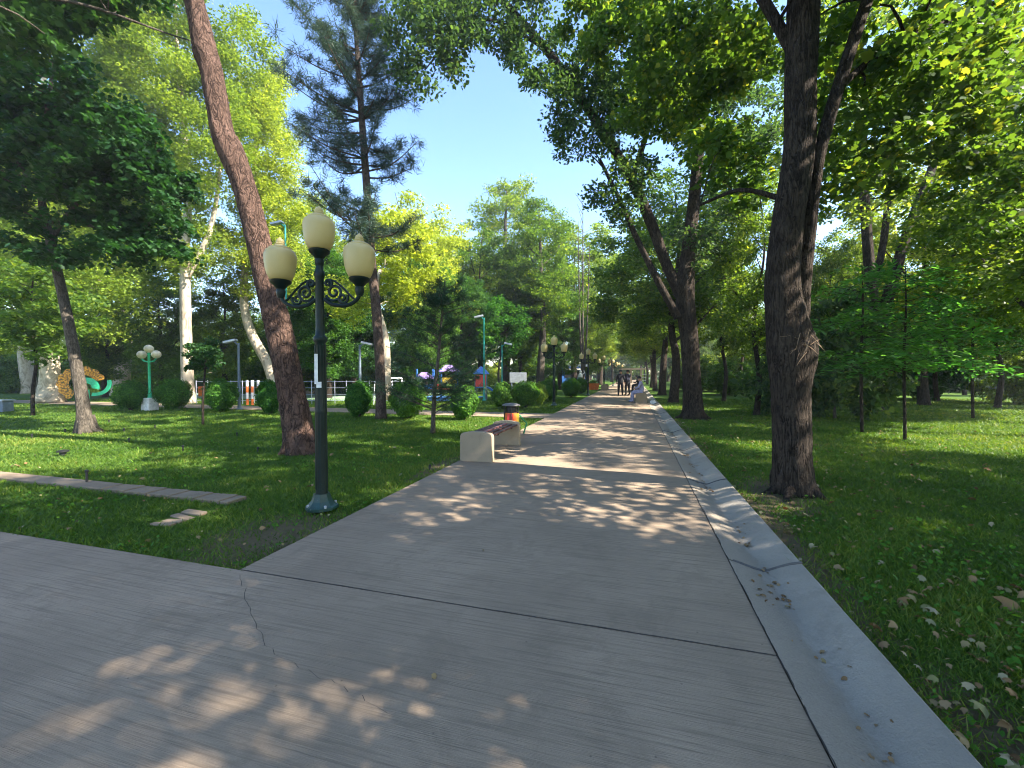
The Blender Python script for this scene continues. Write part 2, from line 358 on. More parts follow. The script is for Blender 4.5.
class Tree:
    def __init__(s, seed): s.rng = np.random.default_rng(seed); s.V = []; s.F = []; s.sk = []; s.n = 0; s.C = []; s.D = []; s.T = []
    def roots(s, r0, n_, L=.6):
        c0 = s.rbase
        for i in range(n_):
            a = 6.283*i/n_+s.rng.uniform(-.35, .35); u = np.array([math.cos(a), math.sin(a)]); l = L*s.rng.uniform(.7, 1.3); sd_ = s.rng.normal(0, .12, 2)
            s.limb([(c0[0]+u[0]*r0*.45, c0[1]+u[1]*r0*.45, .42, r0*.4), (c0[0]+u[0]*r0*.85, c0[1]+u[1]*r0*.85, .12, r0*.36), (c0[0]+u[0]*(r0+l*.35)+sd_[0]*.4, c0[1]+u[1]*(r0+l*.35)+sd_[1]*.4, .0, r0*.22), (c0[0]+u[0]*(r0+l)+sd_[0], c0[1]+u[1]*(r0+l)+sd_[1], -.08, r0*.08)], .06, 10, .05)
    def _add(s, V, Fs): s.V.append(V); s.F += [tuple(i+s.n for i in f) for f in Fs]; s.n += len(V)
    def limb(s, pts, step=.25, sides=12, amp=.03, flare=0):
        q = spline(pts, step); P3, r = q[:, :3].copy(), np.maximum(q[:, 3], .006)
        if flare:
            z = P3[:, 2]-P3[0, 2]; r = r*(1+flare*np.exp(-z/.22))
        V, Fs = tube_np(P3, r, sides, s.rng, amp); s._add(V, Fs)
        st = max(1, int(.4/step)); s.sk += [(P3[i], r[i]) for i in range(0, len(P3), st)]
    def clumps(s, cs, nl, rad, flat=.55, minz=0, twig=True, maxr=.07, droop=0.0, frac0=.45):
        """cs (m,3): grow a branch to each clump and scatter nl leaves round it"""
        SP = np.array([p for p, r in s.sk]); SR = np.array([r for p, r in s.sk])
        z0 = SP[:, 2].max()*0; ok = SP[:, 2] >= minz
        SP = SP[ok]; SR = SR[ok]
        dd = np.min(np.linalg.norm(cs[:, None]-SP[None, ::3], axis=2), axis=1); cs = cs[np.argsort(dd)]
        buf = np.zeros((len(SP)+len(cs)*3, 3)); br = np.zeros(len(buf)); m_ = len(SP); buf[:m_] = SP; br[:m_] = SR
        for c_ in cs:
            d = c_-buf[:m_]; L = np.linalg.norm(d, axis=1); cost = L*(1+.9*np.maximum(0, -d[:, 2]/(L+.01)+.15)); cost += (br[:m_] < .02)*.25
            i = int(np.argmin(cost)); a = buf[i]; L = np.linalg.norm(c_-a)
            if L < .05: continue
            r0 = min(br[i]*.62, .012+.016*L, maxr)
            mid = (a+c_)/2+s.rng.normal(0, .07*L, 3)+np.array([0, 0, .1*L-droop*L])
            pts = [np.append(a, r0), np.append(mid, r0*.7), np.append(c_, max(.004, r0*.3))]
            q = spline(pts, max(.3, L/5)); V, Fs = tube_np(q[:, :3], np.maximum(q[:, 3], .004), 5 if r0 > .02 else 3); s._add(V, Fs)
            for t in (len(q)//3, 2*len(q)//3, len(q)-1):
                buf[m_] = q[t, :3]; br[m_] = q[t, 3]; m_ += 1
            k = max(4, int(nl*s.rng.uniform(.5, 1.4))); rr = rad*s.rng.uniform(.7, 1.25)
            off = s.rng.normal(0, 1, (k, 3)); off /= np.linalg.norm(off, axis=1)[:, None]; off *= (s.rng.uniform(0, 1, k)**.5)[:, None]*rr; off[:, 2] *= flat
            # tilt of each clump so the leaf layers do not all lie level
            ax = s.rng.normal(0, .25, 2); off[:, 2] += off[:, 0]*ax[0]+off[:, 1]*ax[1]-droop*np.abs(off[:, 0]+off[:, 1])*.5
            s.C.append(c_+off); s.T.append(np.clip(s.rng.beta(2, 3, k)+s.rng.normal(0, .08), 0, 1))
            s.D.append(off)
    def ell(s, c_, r, dens, shell=.55):
        """random clump centres in an ellipsoid"""
        m_ = max(3, int(dens)); u = s.rng.normal(0, 1, (m_, 3)); u /= np.linalg.norm(u, axis=1)[:, None]
        return np.array(c_)+u*(s.rng.uniform(shell, 1, m_)**.7)[:, None]*np.array(r)
    def ell_px(s, px, py, rx, ry, d, dr, dens, shell=.35):
        q = s.ell((0, 0, 0), (1, 1, 1), dens, shell)
        return np.array([P(px+a*rx, py+c_*ry, d+b_*dr) for a, b_, c_ in q])
    def finish(s, root, base, bark, leafm, size, shape='rhomb', up=.5, radial=0, clearz=None):
        V = np.vstack(s.V)-np.array(base); me = mesh_from('trunk', V, s.F); t = link('trunk', me, bark, root, True)
        cr = None
        if s.C:
            C = np.vstack(s.C)-np.array(base); T = np.concatenate(s.T); D = np.vstack(s.D)
            if clearz is not None: k_ = C[:, 2] > clearz; C, T, D = C[k_], T[k_], D[k_]
            if radial:
                D = D+s.rng.normal(0, radial, D.shape)*np.linalg.norm(D, axis=1)[:, None]; D[:, 2] += .02
            else: D = D*1.2+s.rng.normal(0, .3, D.shape); D[:, 2] -= .25
            W, k, tn = leaves('crown', C, size, shape, s.rng, up, None, D, T)
            cr = link('crown', fast_mesh('crown', W, k, tn), leafm, root)
        return t, cr

def pxpath(lst, d):
    out = []
    for it in lst:
        px, py, wpx = it[:3]; dd = it[3] if len(it) > 3 else d
        out.append(np.append(P(px, py, dd), wpx*dd/F/2*math.cos(math.atan((px-512)/F))))
    return out

# ------------------------------------------------------------------ generic species (built once each, then copied)
PROTO = {}
def generic(kind, seed):
    t = Tree(seed); g = t.rng
    if kind == 'plane':     # tall pale trunk, airy tall crown
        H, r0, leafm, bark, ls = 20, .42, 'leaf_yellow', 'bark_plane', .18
        tr = [(0, 0, -.1, r0), (.2, .1, 3, r0*.85), (-.1, .3, 7, r0*.7), (.3, .1, 12, r0*.45), (.1, -.1, 18, .06)]
        els = [((0, 0, 13), (3.6, 3.6, 6.5), 150), ((1.5, 1, 9), (3, 3, 3), 40), ((-1.6, -.6, 7.5), (2.6, 2.6, 2.2), 30)]; nl, rad = 260, .95; lim = 8
    elif kind == 'broad':
        H, r0, leafm, bark, ls = 14, .26, 'leaf_mid', 'bark_dark', .17
        tr = [(0, 0, -.1, r0), (.1, .1, 2.5, r0*.8), (-.2, .2, 5, r0*.62), (.2, 0, 9, r0*.3), (0, 0, 12.5, .03)]
        els = [((0, 0, 9), (4, 4, 4.6), 170), ((2, 1, 6), (2.6, 2.6, 1.6), 35), ((-2, -1, 5.6), (2.5, 2.5, 1.5), 30)]; nl, rad = 175, .8; lim = 8
    elif kind == 'loose':
        H, r0, leafm, bark, ls = 12, .17, 'leaf_mid', 'bark_dark', .15
        tr = [(0, 0, -.1, r0), (-.15, .1, 2, r0*.85), (.3, -.2, 4.5, r0*.65), (.1, .3, 8, r0*.35), (.4, 0, 11, .03)]
        els = [((0.2, 0, 8), (3, 3, 4), 120), ((1.6, -1, 4.8), (2, 2, 1.4), 26), ((-1.6, .8, 4.2), (1.9, 1.9, 1.2), 22)]; nl, rad = 190, .75; lim = 6
    elif kind == 'small':
        H, r0, leafm, bark, ls = 6, .08, 'leaf_mid', 'bark_grey', .14
        tr = [(0, 0, -.1, r0), (.1, 0, 1.2, r0*.8), (-.1, .1, 2.6, r0*.6), (.1, 0, 5.2, .02)]
        els = [((0, 0, 3.8), (1.7, 1.7, 1.9), 90)]; nl, rad = 150, .5; lim = 5
    elif kind == 'dark':
        H, r0, leafm, bark, ls = 13, .3, 'leaf_teal', 'bark_dark', .18
        tr = [(0, 0, -.1, r0), (.1, .1, 2.5, r0*.8), (-.2, .2, 5, r0*.62), (.1, 0, 9, r0*.35), (0, 0, 12.6, .03)]
        els = [((0, 0, 8.4), (3.3, 3.3, 5.4), 190), ((0, 0, 4), (3, 3, 2), 50)]; nl, rad = 210, .8; lim = 8
    elif kind == 'shrub':
        H, r0, leafm, bark, ls = 4, .06, 'leaf_low', 'bark_grey', .2
        tr = [(0, 0, -.1, r0), (.1, 0, .8, r0*.8), (-.1, .1, 2, r0*.6), (.1, 0, 3.5, .02)]
        els = [((0, 0, 2), (2.6, 2.6, 2), 90), ((1, 1, 1), (2, 2, 1), 30)]; nl, rad = 130, .6; lim = 4
    t.limb(tr, .3, 12, .03, .3)
    top = max(x[2] for x in tr); tp = spline(tr, .3)
    for i in range(lim):
        z = top*(.3+.5*i/lim); a = i*2.4+g.uniform(-.4, .4); p = tp[np.argmin(abs(tp[:, 2]-z))]
        L = (els[0][1][0])*g.uniform(.5, .8); r1 = max(.03, p[3]*.5)
        t.limb([(p[0], p[1], p[2], r1), (p[0]+math.cos(a)*L*.5, p[1]+math.sin(a)*L*.5, p[2]+L*.45, r1*.7), (p[0]+math.cos(a)*L, p[1]+math.sin(a)*L, p[2]+L*1.1, r1*.35)], .3, 7, .03)
    cs = np.vstack([t.ell(c_, r, n_, .3) for c_, r, n_ in els])
    t.clumps(cs, nl, rad, .55, minz=top*.15)
    root = empty('tree', (0, 0, 0), None, 'tree'); t.finish(root, (0, 0, 0), bark, leafm, ls); root['H'] = H
    return root
def put(kind, loc, H, label, group=None, rz=None, name=None, mat=None, cat='tree', bark=None, key=None, sxy=None, lean=None):
    key = kind+str(len([1 for k in PROTO if k.startswith(kind)])) if False else kind
    v = random.choice([0, 1]) if kind in ('broad', 'loose', 'plane') else 0
    if (kind, v) not in PROTO:
        o = PROTO[(kind, v)] = generic(kind, 11+v*31+len(kind)); 
    else: o = copy_tree(PROTO[(kind, v)])
    src = PROTO[(kind, v)]
    s = H/src['H']; sx = s if sxy is None else sxy*s
    o.location = (loc[0], loc[1], -.03); o.scale = (sx, sx, s); o.rotation_euler = (0, 0, random.uniform(0, 6.28) if rz is None else rz)
    if lean: o.rotation_euler[0], o.rotation_euler[1] = lean
    o.name = name or {'plane': 'plane_tree', 'broad': 'broadleaf_tree', 'loose': 'slender_tree', 'small': 'young_tree', 'dark': 'dense_tree', 'shrub': 'tall_shrub'}[kind]
    if 'H' in o and o is not src: del o['H']
    o['label'] = label; o['category'] = cat
    if group: o['group'] = group
    elif 'group' in o: del o['group']
    if mat or bark:
        for k in o.children:
            if k.name.startswith('crown') and mat: k.material_slots[0].link = 'OBJECT'; k.material_slots[0].material = M[mat]
            if k.name.startswith('trunk') and bark: k.material_slots[0].link = 'OBJECT'; k.material_slots[0].material = M[bark]
    return o

# ================================================================== ground and paths
XL, XG, XR, YJ = -2.89, .75, 1.27, 2.53
me = mesh_from('ground', [(-700, -400, -.25), (700, -400, -.25), (700, 900, -.25), (-700, 900, -.25)], [(0, 1, 2, 3)])
tag(link('ground', me, 'ground'), 'open grassy ground stretching away under the park', None, None, 'structure')
def sheet(name, x0, x1, y0, y1, z, nx, ny, mat, amp=0.0, label=''):
    xs = np.linspace(x0, x1, nx); ys = np.linspace(y0, y1, ny); X, Y = np.meshgrid(xs, ys)
    Z = z+amp*(np.sin(X*1.7+Y*.6)+np.sin(X*.5-Y*1.3)+.6*np.sin(X*4.1+Y*3.3))/2.6
    V = np.stack([X, Y, Z], -1).reshape(-1, 3); Fs = [(j*nx+i, j*nx+i+1, (j+1)*nx+i+1, (j+1)*nx+i) for j in range(ny-1) for i in range(nx-1)]
    return tag(link(name, mesh_from(name, V, Fs), mat, None, True), label, None, None, 'structure')
sheet('lawn', -90, XL, -8, 150, -.035, 200, 200, 'lawn', .012, 'mown lawn left of the main path')
sheet('lawn', XR, 90, -25, 150, -.035, 200, 200, 'lawn', .012, 'mown lawn strewn with leaves right of the gutter')
def slab(name, rects, z0, z1, mat, label):
    m_ = MB()
    for (x0, x1, y0, y1) in rects: m_.box(x0, x1, y0, y1, z0, z1)
    return tag(m_.build(name, mat), label, None, None, 'structure')
slab('path', [(XL, XG-.005, YJ+.006, 140)], -.2, 0, 'concrete', 'broad broom-finished concrete path running to the far trees')
slab('pavement', [(-40, XG-.005, -12, YJ-.006)], -.2, 0, 'concrete', 'concrete crossing slab in the foreground')
slab('footpath', [(-60, XL-.02, 14.3, 15.9)], -.2, -.005, 'concrete', 'narrow cross footpath through the left lawn')
def ragged(p0, p1, wmin, wmax, z, seed, wob):
    g = np.random.default_rng(seed); p0, p1 = np.array(p0, float), np.array(p1, float); L = np.linalg.norm(p1-p0); n = int(L/.03); u = (p1-p0)/L; nv = np.array([-u[1], u[0]])
    sm = np.convolve(g.normal(0, 1, n+20), np.ones(9)/3, 'same')[:n+1]*wob; w1 = g.uniform(wmin, wmax, n+1); w2 = g.uniform(wmin, wmax, n+1); t_ = np.linspace(0, L, n+1)
    A = p0+t_[:, None]*u+(sm+w1/2)[:, None]*nv; B = p0+t_[:, None]*u+(sm-w2/2)[:, None]*nv
    V = np.zeros((2*(n+1), 3)); V[0::2, :2] = A; V[1::2, :2] = B; V[:, 2] = z
    return V, [(2*i, 2*i+1, 2*i+3, 2*i+2) for i in range(n)]
m_ = MB(); m_.add(*ragged((-2.9, YJ), (XG-.004, YJ), .004, .010, .0022, 1, .0016)); m_.add(*ragged((XG, -3), (XG, 30), .002, .010, .0048, 2, .003))
tag(m_.build('joint', 'joint'), 'dark ragged joint lines between the concrete slabs', None, None, 'structure')
# fine wandering crack in the slab
ck = [G(240, 575), G(250, 612), G(262, 636), G(282, 658), G(330, 680), G(395, 716)]
ck = spline([(p[0], p[1], .0015) for p in ck], .05); rg = np.random.default_rng(3); ck[1:-1, :2] += rg.normal(0, .008, (len(ck)-2, 2))
V = []; 
for i, p in enumerate(ck): V += [(p[0]-.0022, p[1], .0012), (p[0]+.0022, p[1], .0012)]
tag(link('pavement_crack', mesh_from('pavement_crack', V, [(2*i, 2*i+1, 2*i+3, 2*i+2) for i in range(len(ck)-1)]), 'joint'), 'hairline crack wandering across the foreground slab', None, None, 'structure')
# gutter: precast channel stones with curved joints
prof = [(XG, .004), (XG+.03, .002), (XG+.1, -.012), (XG+.17, -.03), (XG+.235, -.042), (XG+.27, -.036), (XG+.35, .0), (XG+.43, .028), (XG+.5, .04), (XR-.008, .036), (XR, .01), (XR, -.2)]
gs = 1.03
m_ = MB(); mj = MB(); yy = 3.75-2.72*6
while yy < 120:
    y0, y1 = yy+.008, yy+2.72-.008; n = 14; k = len(prof); V = []
    for j in range(n+1):
        t_ = j/n; yq = y0+(y1-y0)*t_
        for i, (x, z) in enumerate(prof):
            bow = .05*math.sin(math.pi*min(1, i/9))*(1 if True else 0)
            V.append((x, yq-bow, z+.0015*math.sin(yq*9+i)))
    m_.add(V, [(j*k+i, j*k+i+1, (j+1)*k+i+1, (j+1)*k+i) for j in range(n) for i in range(k-1)])
    # lip of mortar squeezed out at each joint
    pts = [(x, yy-.05*math.sin(math.pi*min(1, i/9)), z+.003) for i, (x, z) in enumerate(prof[1:10], 1)]
    mj.tube(pts, .01, 6); yy += 2.72
tag(m_.build('gutter_kerb', 'gutter', None, True), 'pale precast concrete drainage channel edging the path', None, None, 'structure')
tag(mj.build('gutter_joint', 'joint_grey', None, True), 'dark curved joints across the channel stones', None, None, 'structure')
slab('gutter_base', [(XG, XR, -12, 120)], -.3, -.15, 'earth', 'earth below the drainage channel')

# grass blades
rg = np.random.default_rng(5)
def scatter_lawn(n, dmin, dmax, power=2.0):
    th = rg.uniform(-.98, .98, n); u = rg.uniform(0, 1, n); rr = dmin*(dmax/dmin)**u
    lat = np.tan(th)*rr/1.0; d = rr
    X = fwd[0]*d+rgt[0]*lat; Y = fwd[1]*d+rgt[1]*lat; return X, Y
def on_lawn(X, Y, e=.0):
    left = (X < XL-e) & (Y > YJ+e) & ~((Y > 14.25) & (Y < 15.95)); right = (X > XR+e); 
    trough = ((X < -4.5) & (Y > 3.815) & (Y < 4.085)) | ((X > -4.78) & (X < -4.44) & (Y > 3.1) & (Y < 3.65)); return (left | right) & ~trough
X, Y = scatter_lawn(760000, 1.25, 26)
k_ = on_lawn(X, Y, -.012); X, Y = X[k_], Y[k_]
bare = np.minimum(1, np.maximum.reduce([1.2-np.hypot((X+3.25)/.95, (Y-3.2)/1.2), 1.25-np.hypot((X-1.75)/.7, (Y-6.2)/1.3), 1.15-np.hypot((X-1.38)/.3, (Y-4.6)/3.2), 1.15-np.hypot((X-1.5)/.45, (Y-2.1)/1.0), 1.1-np.hypot((X+3.1)/.28, (Y-6.4)/1.6), np.zeros(len(X))]))
pn = .5+.5*np.sin(X*3.1+np.sin(Y*2.3)*1.4)*np.sin(Y*2.7+np.sin(X*1.9)*1.5)
thin = np.sin(X*2.2+np.sin(Y*1.7)*2)*np.sin(Y*1.9+np.sin(X*2.6)*1.5) > .72
edge = (np.minimum(np.abs(X-XL), np.minimum(np.abs(X-XR), np.abs(Y-YJ)+(X > 0)*9)) < .07*(1+np.sin(X*7+Y*5)+.5*np.sin(Y*17)))
k_ = rg.uniform(0, 1, len(X)) > np.maximum(bare*.93, np.maximum(thin*.55, edge*.65)); X, Y, pn = X[k_], Y[k_], pn[k_]
dist = np.hypot(X, Y); n = len(X); C = np.stack([X, Y, np.full(n, -.03)], 1)
a = rg.uniform(0, 6.28, n); h = (.022+.016*pn)*np.exp(rg.normal(0, .3, n))*(1+dist*.02); wd = .0022*(1+dist*.3)
lean = rg.normal(0, .7, (n, 2))
p0 = C+np.stack([np.cos(a)*wd, np.sin(a)*wd, 0*a], 1); p1 = C-np.stack([np.cos(a)*wd, np.sin(a)*wd, 0*a], 1)
p2 = C+np.stack([lean[:, 0]*h, lean[:, 1]*h, h], 1)
V = np.stack([p0, p1, p2], 1).reshape(-1, 3)
tn = np.clip(rg.beta(2, 3, n)+(pn-.5)*.35+.25*np.sin(X*.9+1)*np.sin(Y*.7)*np.sin(X*.31+Y*.4), 0, 1)
tag(link('grass', fast_mesh('grass', V, 3, tn), 'blade'), 'short green mown grass on both lawns', None, None, 'stuff')
# weeds: small broad leaves in the right lawn and at the left corner
X, Y = scatter_lawn(42000, 1.3, 16); k_ = on_lawn(X, Y, .0); X, Y = X[k_], Y[k_]
q = np.sin(X*1.3+1)*np.sin(Y*1.1+.4)+.4*np.sin(X*5)*np.sin(Y*4); k_ = q > rg.uniform(-.2, .9, len(q)); X, Y = X[k_], Y[k_]
C = np.stack([X, Y, rg.uniform(-.02, .025, len(X))], 1); V, k, tn = leaves('w', C, .035, 'oval', rg, .9)
tag(link('ground_cover', fast_mesh('ground_cover', V, k, np.clip(tn+.15, 0, 1)), 'leaf_bush'), 'low clover and weeds growing in the lawn', None, None, 'stuff')
# fallen leaves
X, Y = scatter_lawn(30000, 1.3, 24); k_ = (X > XR+.02); X, Y = X[k_], Y[k_]
dens = np.clip(1.1-np.abs(X-3)/9, .1, 1)*(.5+.5*np.sin(X*1.7)*np.sin(Y*1.4+1))+.5*(np.hypot((X-1.6)/.6, (Y-2.2)/.9) < 1); k_ = rg.uniform(0, 1, len(X)) < dens*.36; X, Y = X[k_], Y[k_]
C1 = np.stack([X, Y, rg.uniform(0, .02, len(X))], 1)
X2, Y2 = scatter_lawn(900, 2.2, 14); k_ = (X2 < XL) & on_lawn(X2, Y2, .05); C2 = np.stack([X2[k_], Y2[k_], np.full(k_.sum(), .005)], 1)
X3 = rg.normal(-.01, .07, 240)+XG+.24; Y3 = np.repeat(rg.uniform(1.4, 14, 24), 10)+rg.normal(0, .1, 240); C3 = np.stack([X3, Y3, np.where(abs(X3-.98) < .1, -.03, -.005)], 1)
X4 = rg.uniform(XL, XG, 26); Y4 = rg.uniform(.8, 14, 26); C4 = np.stack([X4, Y4, np.full(26, .008)], 1)
LEAF['maple'] = LEAF['maple']*np.array([.85, 1, 3.0]); V, k, tn = leaves('f', np.vstack([C1, C2]), .037, 'maple', rg, 1.0, tone=None, jitter=.7)
V2, k2, tn2 = leaves('f', np.vstack([C3, C4]), .028, 'maple', rg, 2.0, jitter=.5)
LEAF['maple'] = LEAF['maple']*np.array([1/.85, 1, 1/3.0]); tag(link('fallen_leaves', fast_mesh('fallen_leaves', np.vstack([V, V2]), k, np.concatenate([rg.uniform(0, 1, len(tn)), rg.uniform(0, .6, len(tn2))])), 'dry'), 'fallen tan and pale green leaves scattered over the right lawn', None, None, 'stuff')

# slab cover of the irrigation trough in the left lawn
root = empty('drain_cover', (-4.6, 3.95, 0), 'pale concrete slab strip covering a ditch across the left lawn', 'drain cover')
m_ = MB(); m_.cham(-16, -2.05, -.13, .13, -.08, .012, .01); m_.build('slab', 'conc_dirty', root)
for i in range(16):
    m_ = MB(); x = -2.02+i*.131; m_.cham(x, x+.117, -.13, .13, -.06, .008+.004*(i%3), .005)
    o = m_.build('crossbar', 'conc_dirty', root); 
m_ = MB(); m_.box(-2.04, .1, -.14, .14, -.03, -.024); m_.build('ditch_bed', 'earth', root)
root = empty('broken_drain_cover', (-4.6, 3.35, 0), 'broken concrete slats over the ditch beside the foreground slab', 'drain cover')
for i in range(4):
    m_ = MB(); y = -.2+i*.115; m_.cham(-.15, .14, -.045, .045, -.06, -.008, .006); o = m_.build('crossbar', 'conc_dirty', root); o.location = (random.uniform(-.03, .03), y, random.uniform(-.02, .01)); o.rotation_euler = (random.uniform(-.12, .12), random.uniform(-.08, .08), random.uniform(-.15, .15))


# ================================================================== custom trees
# R1: big forked trunk right of the gutter
base = GD(794, 5.5); t = Tree(101)
D1 = 5.5
t.rbase = base; t.roots(.22, 7, .2)
t.limb(pxpath([(794, 494, 47), (792, 460, 42), (791, 420, 41), (790, 385, 43), (791, 352, 54), (786, 320, 45), (782, 280, 38), (788, 220, 34), (799, 150, 33), (800, 80, 33), (804, 0, 33), (808, -90, 26), (800, -200, 20), (812, -330, 12), (805, -430, 5)], D1), .05, 40, .035, .06)
t.limb(pxpath([(794, 392, 26, 5.5), (799, 372, 34, 5.48), (800, 354, 36, 5.48), (799, 338, 31, 5.5), (797, 318, 20, 5.52)], D1), .04, 24, .07)
t.limb(pxpath([(798, 340, 22, 5.6), (802, 290, 18, 5.62), (808, 235, 16, 5.62), (813, 190, 15, 5.6), (820, 150, 14), (836, 95, 15), (866, 5, 14), (905, -100, 12), (930, -220, 8), (950, -320, 4)], D1), .08, 24, .03)
t.limb(pxpath([(797, 60, 14), (750, -20, 11, 5.8), (690, -90, 8, 6.5), (640, -150, 4, 7)], D1), .15, 12, .04)
t.limb(pxpath([(835, 90, 10, 5.5), (900, 40, 8, 6), (980, 10, 6, 6.6), (1060, -30, 3, 7)], D1), .15, 10, .04)
t.limb(pxpath([(786, 200, 7), (740, 190, 5, 5.9), (700, 205, 3, 6.6)], D1), .15, 8, .04)
cs = np.vstack([t.ell_px(900, 60, 130, 90, 7.0, 1.6, 60), t.ell_px(1010, 110, 80, 90, 7.5, 1.5, 30), t.ell_px(860, -160, 220, 150, 6.3, 2.6, 150), t.ell_px(700, -60, 90, 80, 8, 2, 45),
    t.ell_px(690, 60, 60, 60, 9.5, 1.6, 34), t.ell_px(735, 45, 50, 60, 9.5, 1.6, 34), t.ell_px(670, 110, 55, 60, 10.5, 1.4, 30), t.ell_px(620, 30, 60, 50, 11, 1.4, 34), t.ell_px(985, 200, 60, 50, 9, 1.4, 22), t.ell_px(735, 160, 40, 50, 8, 1.2, 16), t.ell_px(850, 175, 60, 45, 7.5, 1.2, 12), t.ell_px(620, -180, 120, 60, 8, 2, 36)])
t.clumps(cs, 125, .42, .65, minz=2.6, maxr=.06)
root = empty('forked_tree', (base[0], base[1], 0), 'big dark forked trunk with a swollen burl right beside the gutter, nearest on the right', 'tree')
t.finish(root, root.location, 'bark_dark', 'leaf_near', .1, 'maple', clearz=2.2)
# dry suckers at the burl
t2 = Tree(102); cB = P(803, 342, 5.28)-np.array(root.location); n = 60
u = t2.rng.normal(0, 1, (n, 3)); u -= np.outer(np.maximum(0, u@fwd), fwd); u /= np.linalg.norm(u, axis=1)[:, None]
m_ = MB()
for i in range(n):
    p = cB+t2.rng.normal(0, .05, 3); m_.tube([p, p+u[i]*.09+[0, 0, -.01], p+u[i]*.17+[0, 0, -.04]], [.004, .003, .0012], 4)
m_.build('dry_suckers', paint('dry_twig', (.3, .2, .12), .8), root)

# R2: trunk with long limb leaning over the path
D2 = 14.5; base = GD(693, D2); t = Tree(103); t.rbase = base; t.roots(.34, 6, .35)
t.limb(pxpath([(694, 420, 22), (692, 385, 19), (689, 340, 19), (685, 295, 20), (688, 250, 15), (694, 200, 13), (700, 140, 11), (706, 60, 8), (712, -60, 4)], D2), .12, 26, .05, .25)
t.limb(pxpath([(684, 302, 13), (668, 268, 11), (652, 225, 11), (632, 180, 10), (604, 133, 9), (575, 90, 8.5), (545, 48, 7.5), (510, 8, 6), (478, -30, 4, 14), (440, -50, 2.5, 13.5)], D2), .12, 16, .05)
t.limb(pxpath([(678, 318, 8), (660, 285, 7), (640, 245, 6), (622, 205, 5), (600, 160, 3)], 14.3), .15, 10, .05)
t.limb(pxpath([(632, 180, 6), (650, 120, 5), (660, 60, 4), (650, 0, 3)], D2), .15, 8, .05)
t.limb(pxpath([(575, 90, 5), (600, 40, 4), (640, -20, 3)], 14.8), .15, 8, .05)
t.limb(pxpath([(545, 48, 4), (490, 20, 3, 14), (450, 40, 2, 13.2), (425, 70, 1.2, 12.8)], 14.5), .15, 8, .05)
cs = np.vstack([t.ell_px(650, 60, 75, 80, 14, 2.2, 95), t.ell_px(590, 115, 55, 50, 14.2, 1.3, 46), t.ell_px(630, 190, 40, 45, 14.2, 1.4, 26), t.ell_px(545, 60, 45, 45, 14, 1.4, 34),
    t.ell_px(437, 20, 58, 40, 13, 1.2, 44), t.ell_px(430, 62, 38, 36, 12.8, .8, 15), t.ell_px(500, 10, 60, 34, 13.6, 1.4, 36), t.ell_px(720, 120, 60, 95, 14.5, 2.2, 90), t.ell_px(560, -60, 160, 50, 14, 2, 80), t.ell_px(700, 240, 30, 36, 15, 1.4, 20)])
t.clumps(cs, 130, .52, .62, minz=3.4, maxr=.07, droop=.12)
root = empty('leaning_limb_tree', (base[0], base[1], 0), 'dark trunk with a long limb arching up left over the path', 'tree')
t.finish(root, root.location, 'bark_dark', 'leaf_teal', .12, 'oval')

# L1: leaning red-barked trunk behind the lamp post
D = 8.2; base = GD(300, D); t = Tree(104); t.rbase = P(301, 452, D); t.roots(.28, 6, .2)
t.limb(pxpath([(301, 456, 33), (298, 430, 30), (291, 390, 27), (282, 340, 26), (270, 290, 25), (258, 240, 25), (243, 185, 24.5), (229, 148, 28), (222, 130, 24.5), (211, 70, 24), (205, 52, 26.5), (197, 15, 23), (187, -30, 22), (172, -120, 18), (160, -230, 12), (155, -330, 5)], D), .06, 36, .055, .16)
br = []
for i in range(34):
    z = t.rng.uniform(-330, -60); a = t.rng.uniform(0, 6.28); c0 = P(172+(z+120)*.05, z, D); L = t.rng.uniform(1.2, 2.6)
    e = c0+np.array([math.cos(a)*L, math.sin(a)*L, .4]); br.append((c0, e))
    t.limb([np.append(c0, .05), np.append((c0+e)/2+[0, 0, -.1], .035), np.append(e, .012)], .3, 6, .02)
cs = np.vstack([[c0+(e-c0)*q+t.rng.normal(0, .2, 3) for q in (.6, .8, 1.0)] for c0, e in br])
t.clumps(cs, 150, .38, .5, minz=7.5, maxr=.02)
root = empty('leaning_pine_tree', (base[0], base[1], 0), 'stout reddish trunk leaning left just behind the near lamp post', 'tree')
t.finish(root, root.location, 'bark_red', 'needle_green', .17, 'needle', radial=.4)

# L7: tall blue-grey pine
D = 14.5; base = GD(381, D); t = Tree(105)
axis = [(381, 420, 11), (380, 370, 10), (376, 310, 9.5), (371, 250, 8.5), (367, 190, 7.5), (362, 120, 6.5), (357, 50, 5), (354, -20, 3.5), (352, -70, 1.5)]
t.limb(pxpath(axis, D), .15, 18, .04, .2)
ax = spline(pxpath(axis, D), .2)
br = []
for i in range(92):
    f_ = t.rng.uniform(.34, .985); p = ax[int(f_*(len(ax)-1))]; a = i*2.399+t.rng.uniform(-.3, .3)
    L = (2.5*(1-f_)**.42+.35)*t.rng.uniform(.65, 1.15); 
    lat_ = math.cos(a)*rgt[0]+math.sin(a)*rgt[1]
    if lat_ < 0: L *= 1.2
    else: L *= .85
    rise = t.rng.uniform(.15, .55)
    e = p[:3]+np.array([math.cos(a)*L, math.sin(a)*L, L*rise]); mid = p[:3]+np.array([math.cos(a)*L*.5, math.sin(a)*L*.5, L*rise*.2])
    t.limb([np.append(p[:3], .035), np.append(mid, .022), np.append(e, .008)], .3, 5, .02); br.append((p[:3], mid, e))
cs = []
for a_, m__, e in br:
    for q in np.arange(.3, 1.05, .12):
        c_ = (1-q)**2*a_+2*q*(1-q)*m__+q*q*e; cs.append(c_+t.rng.normal(0, .1, 3))
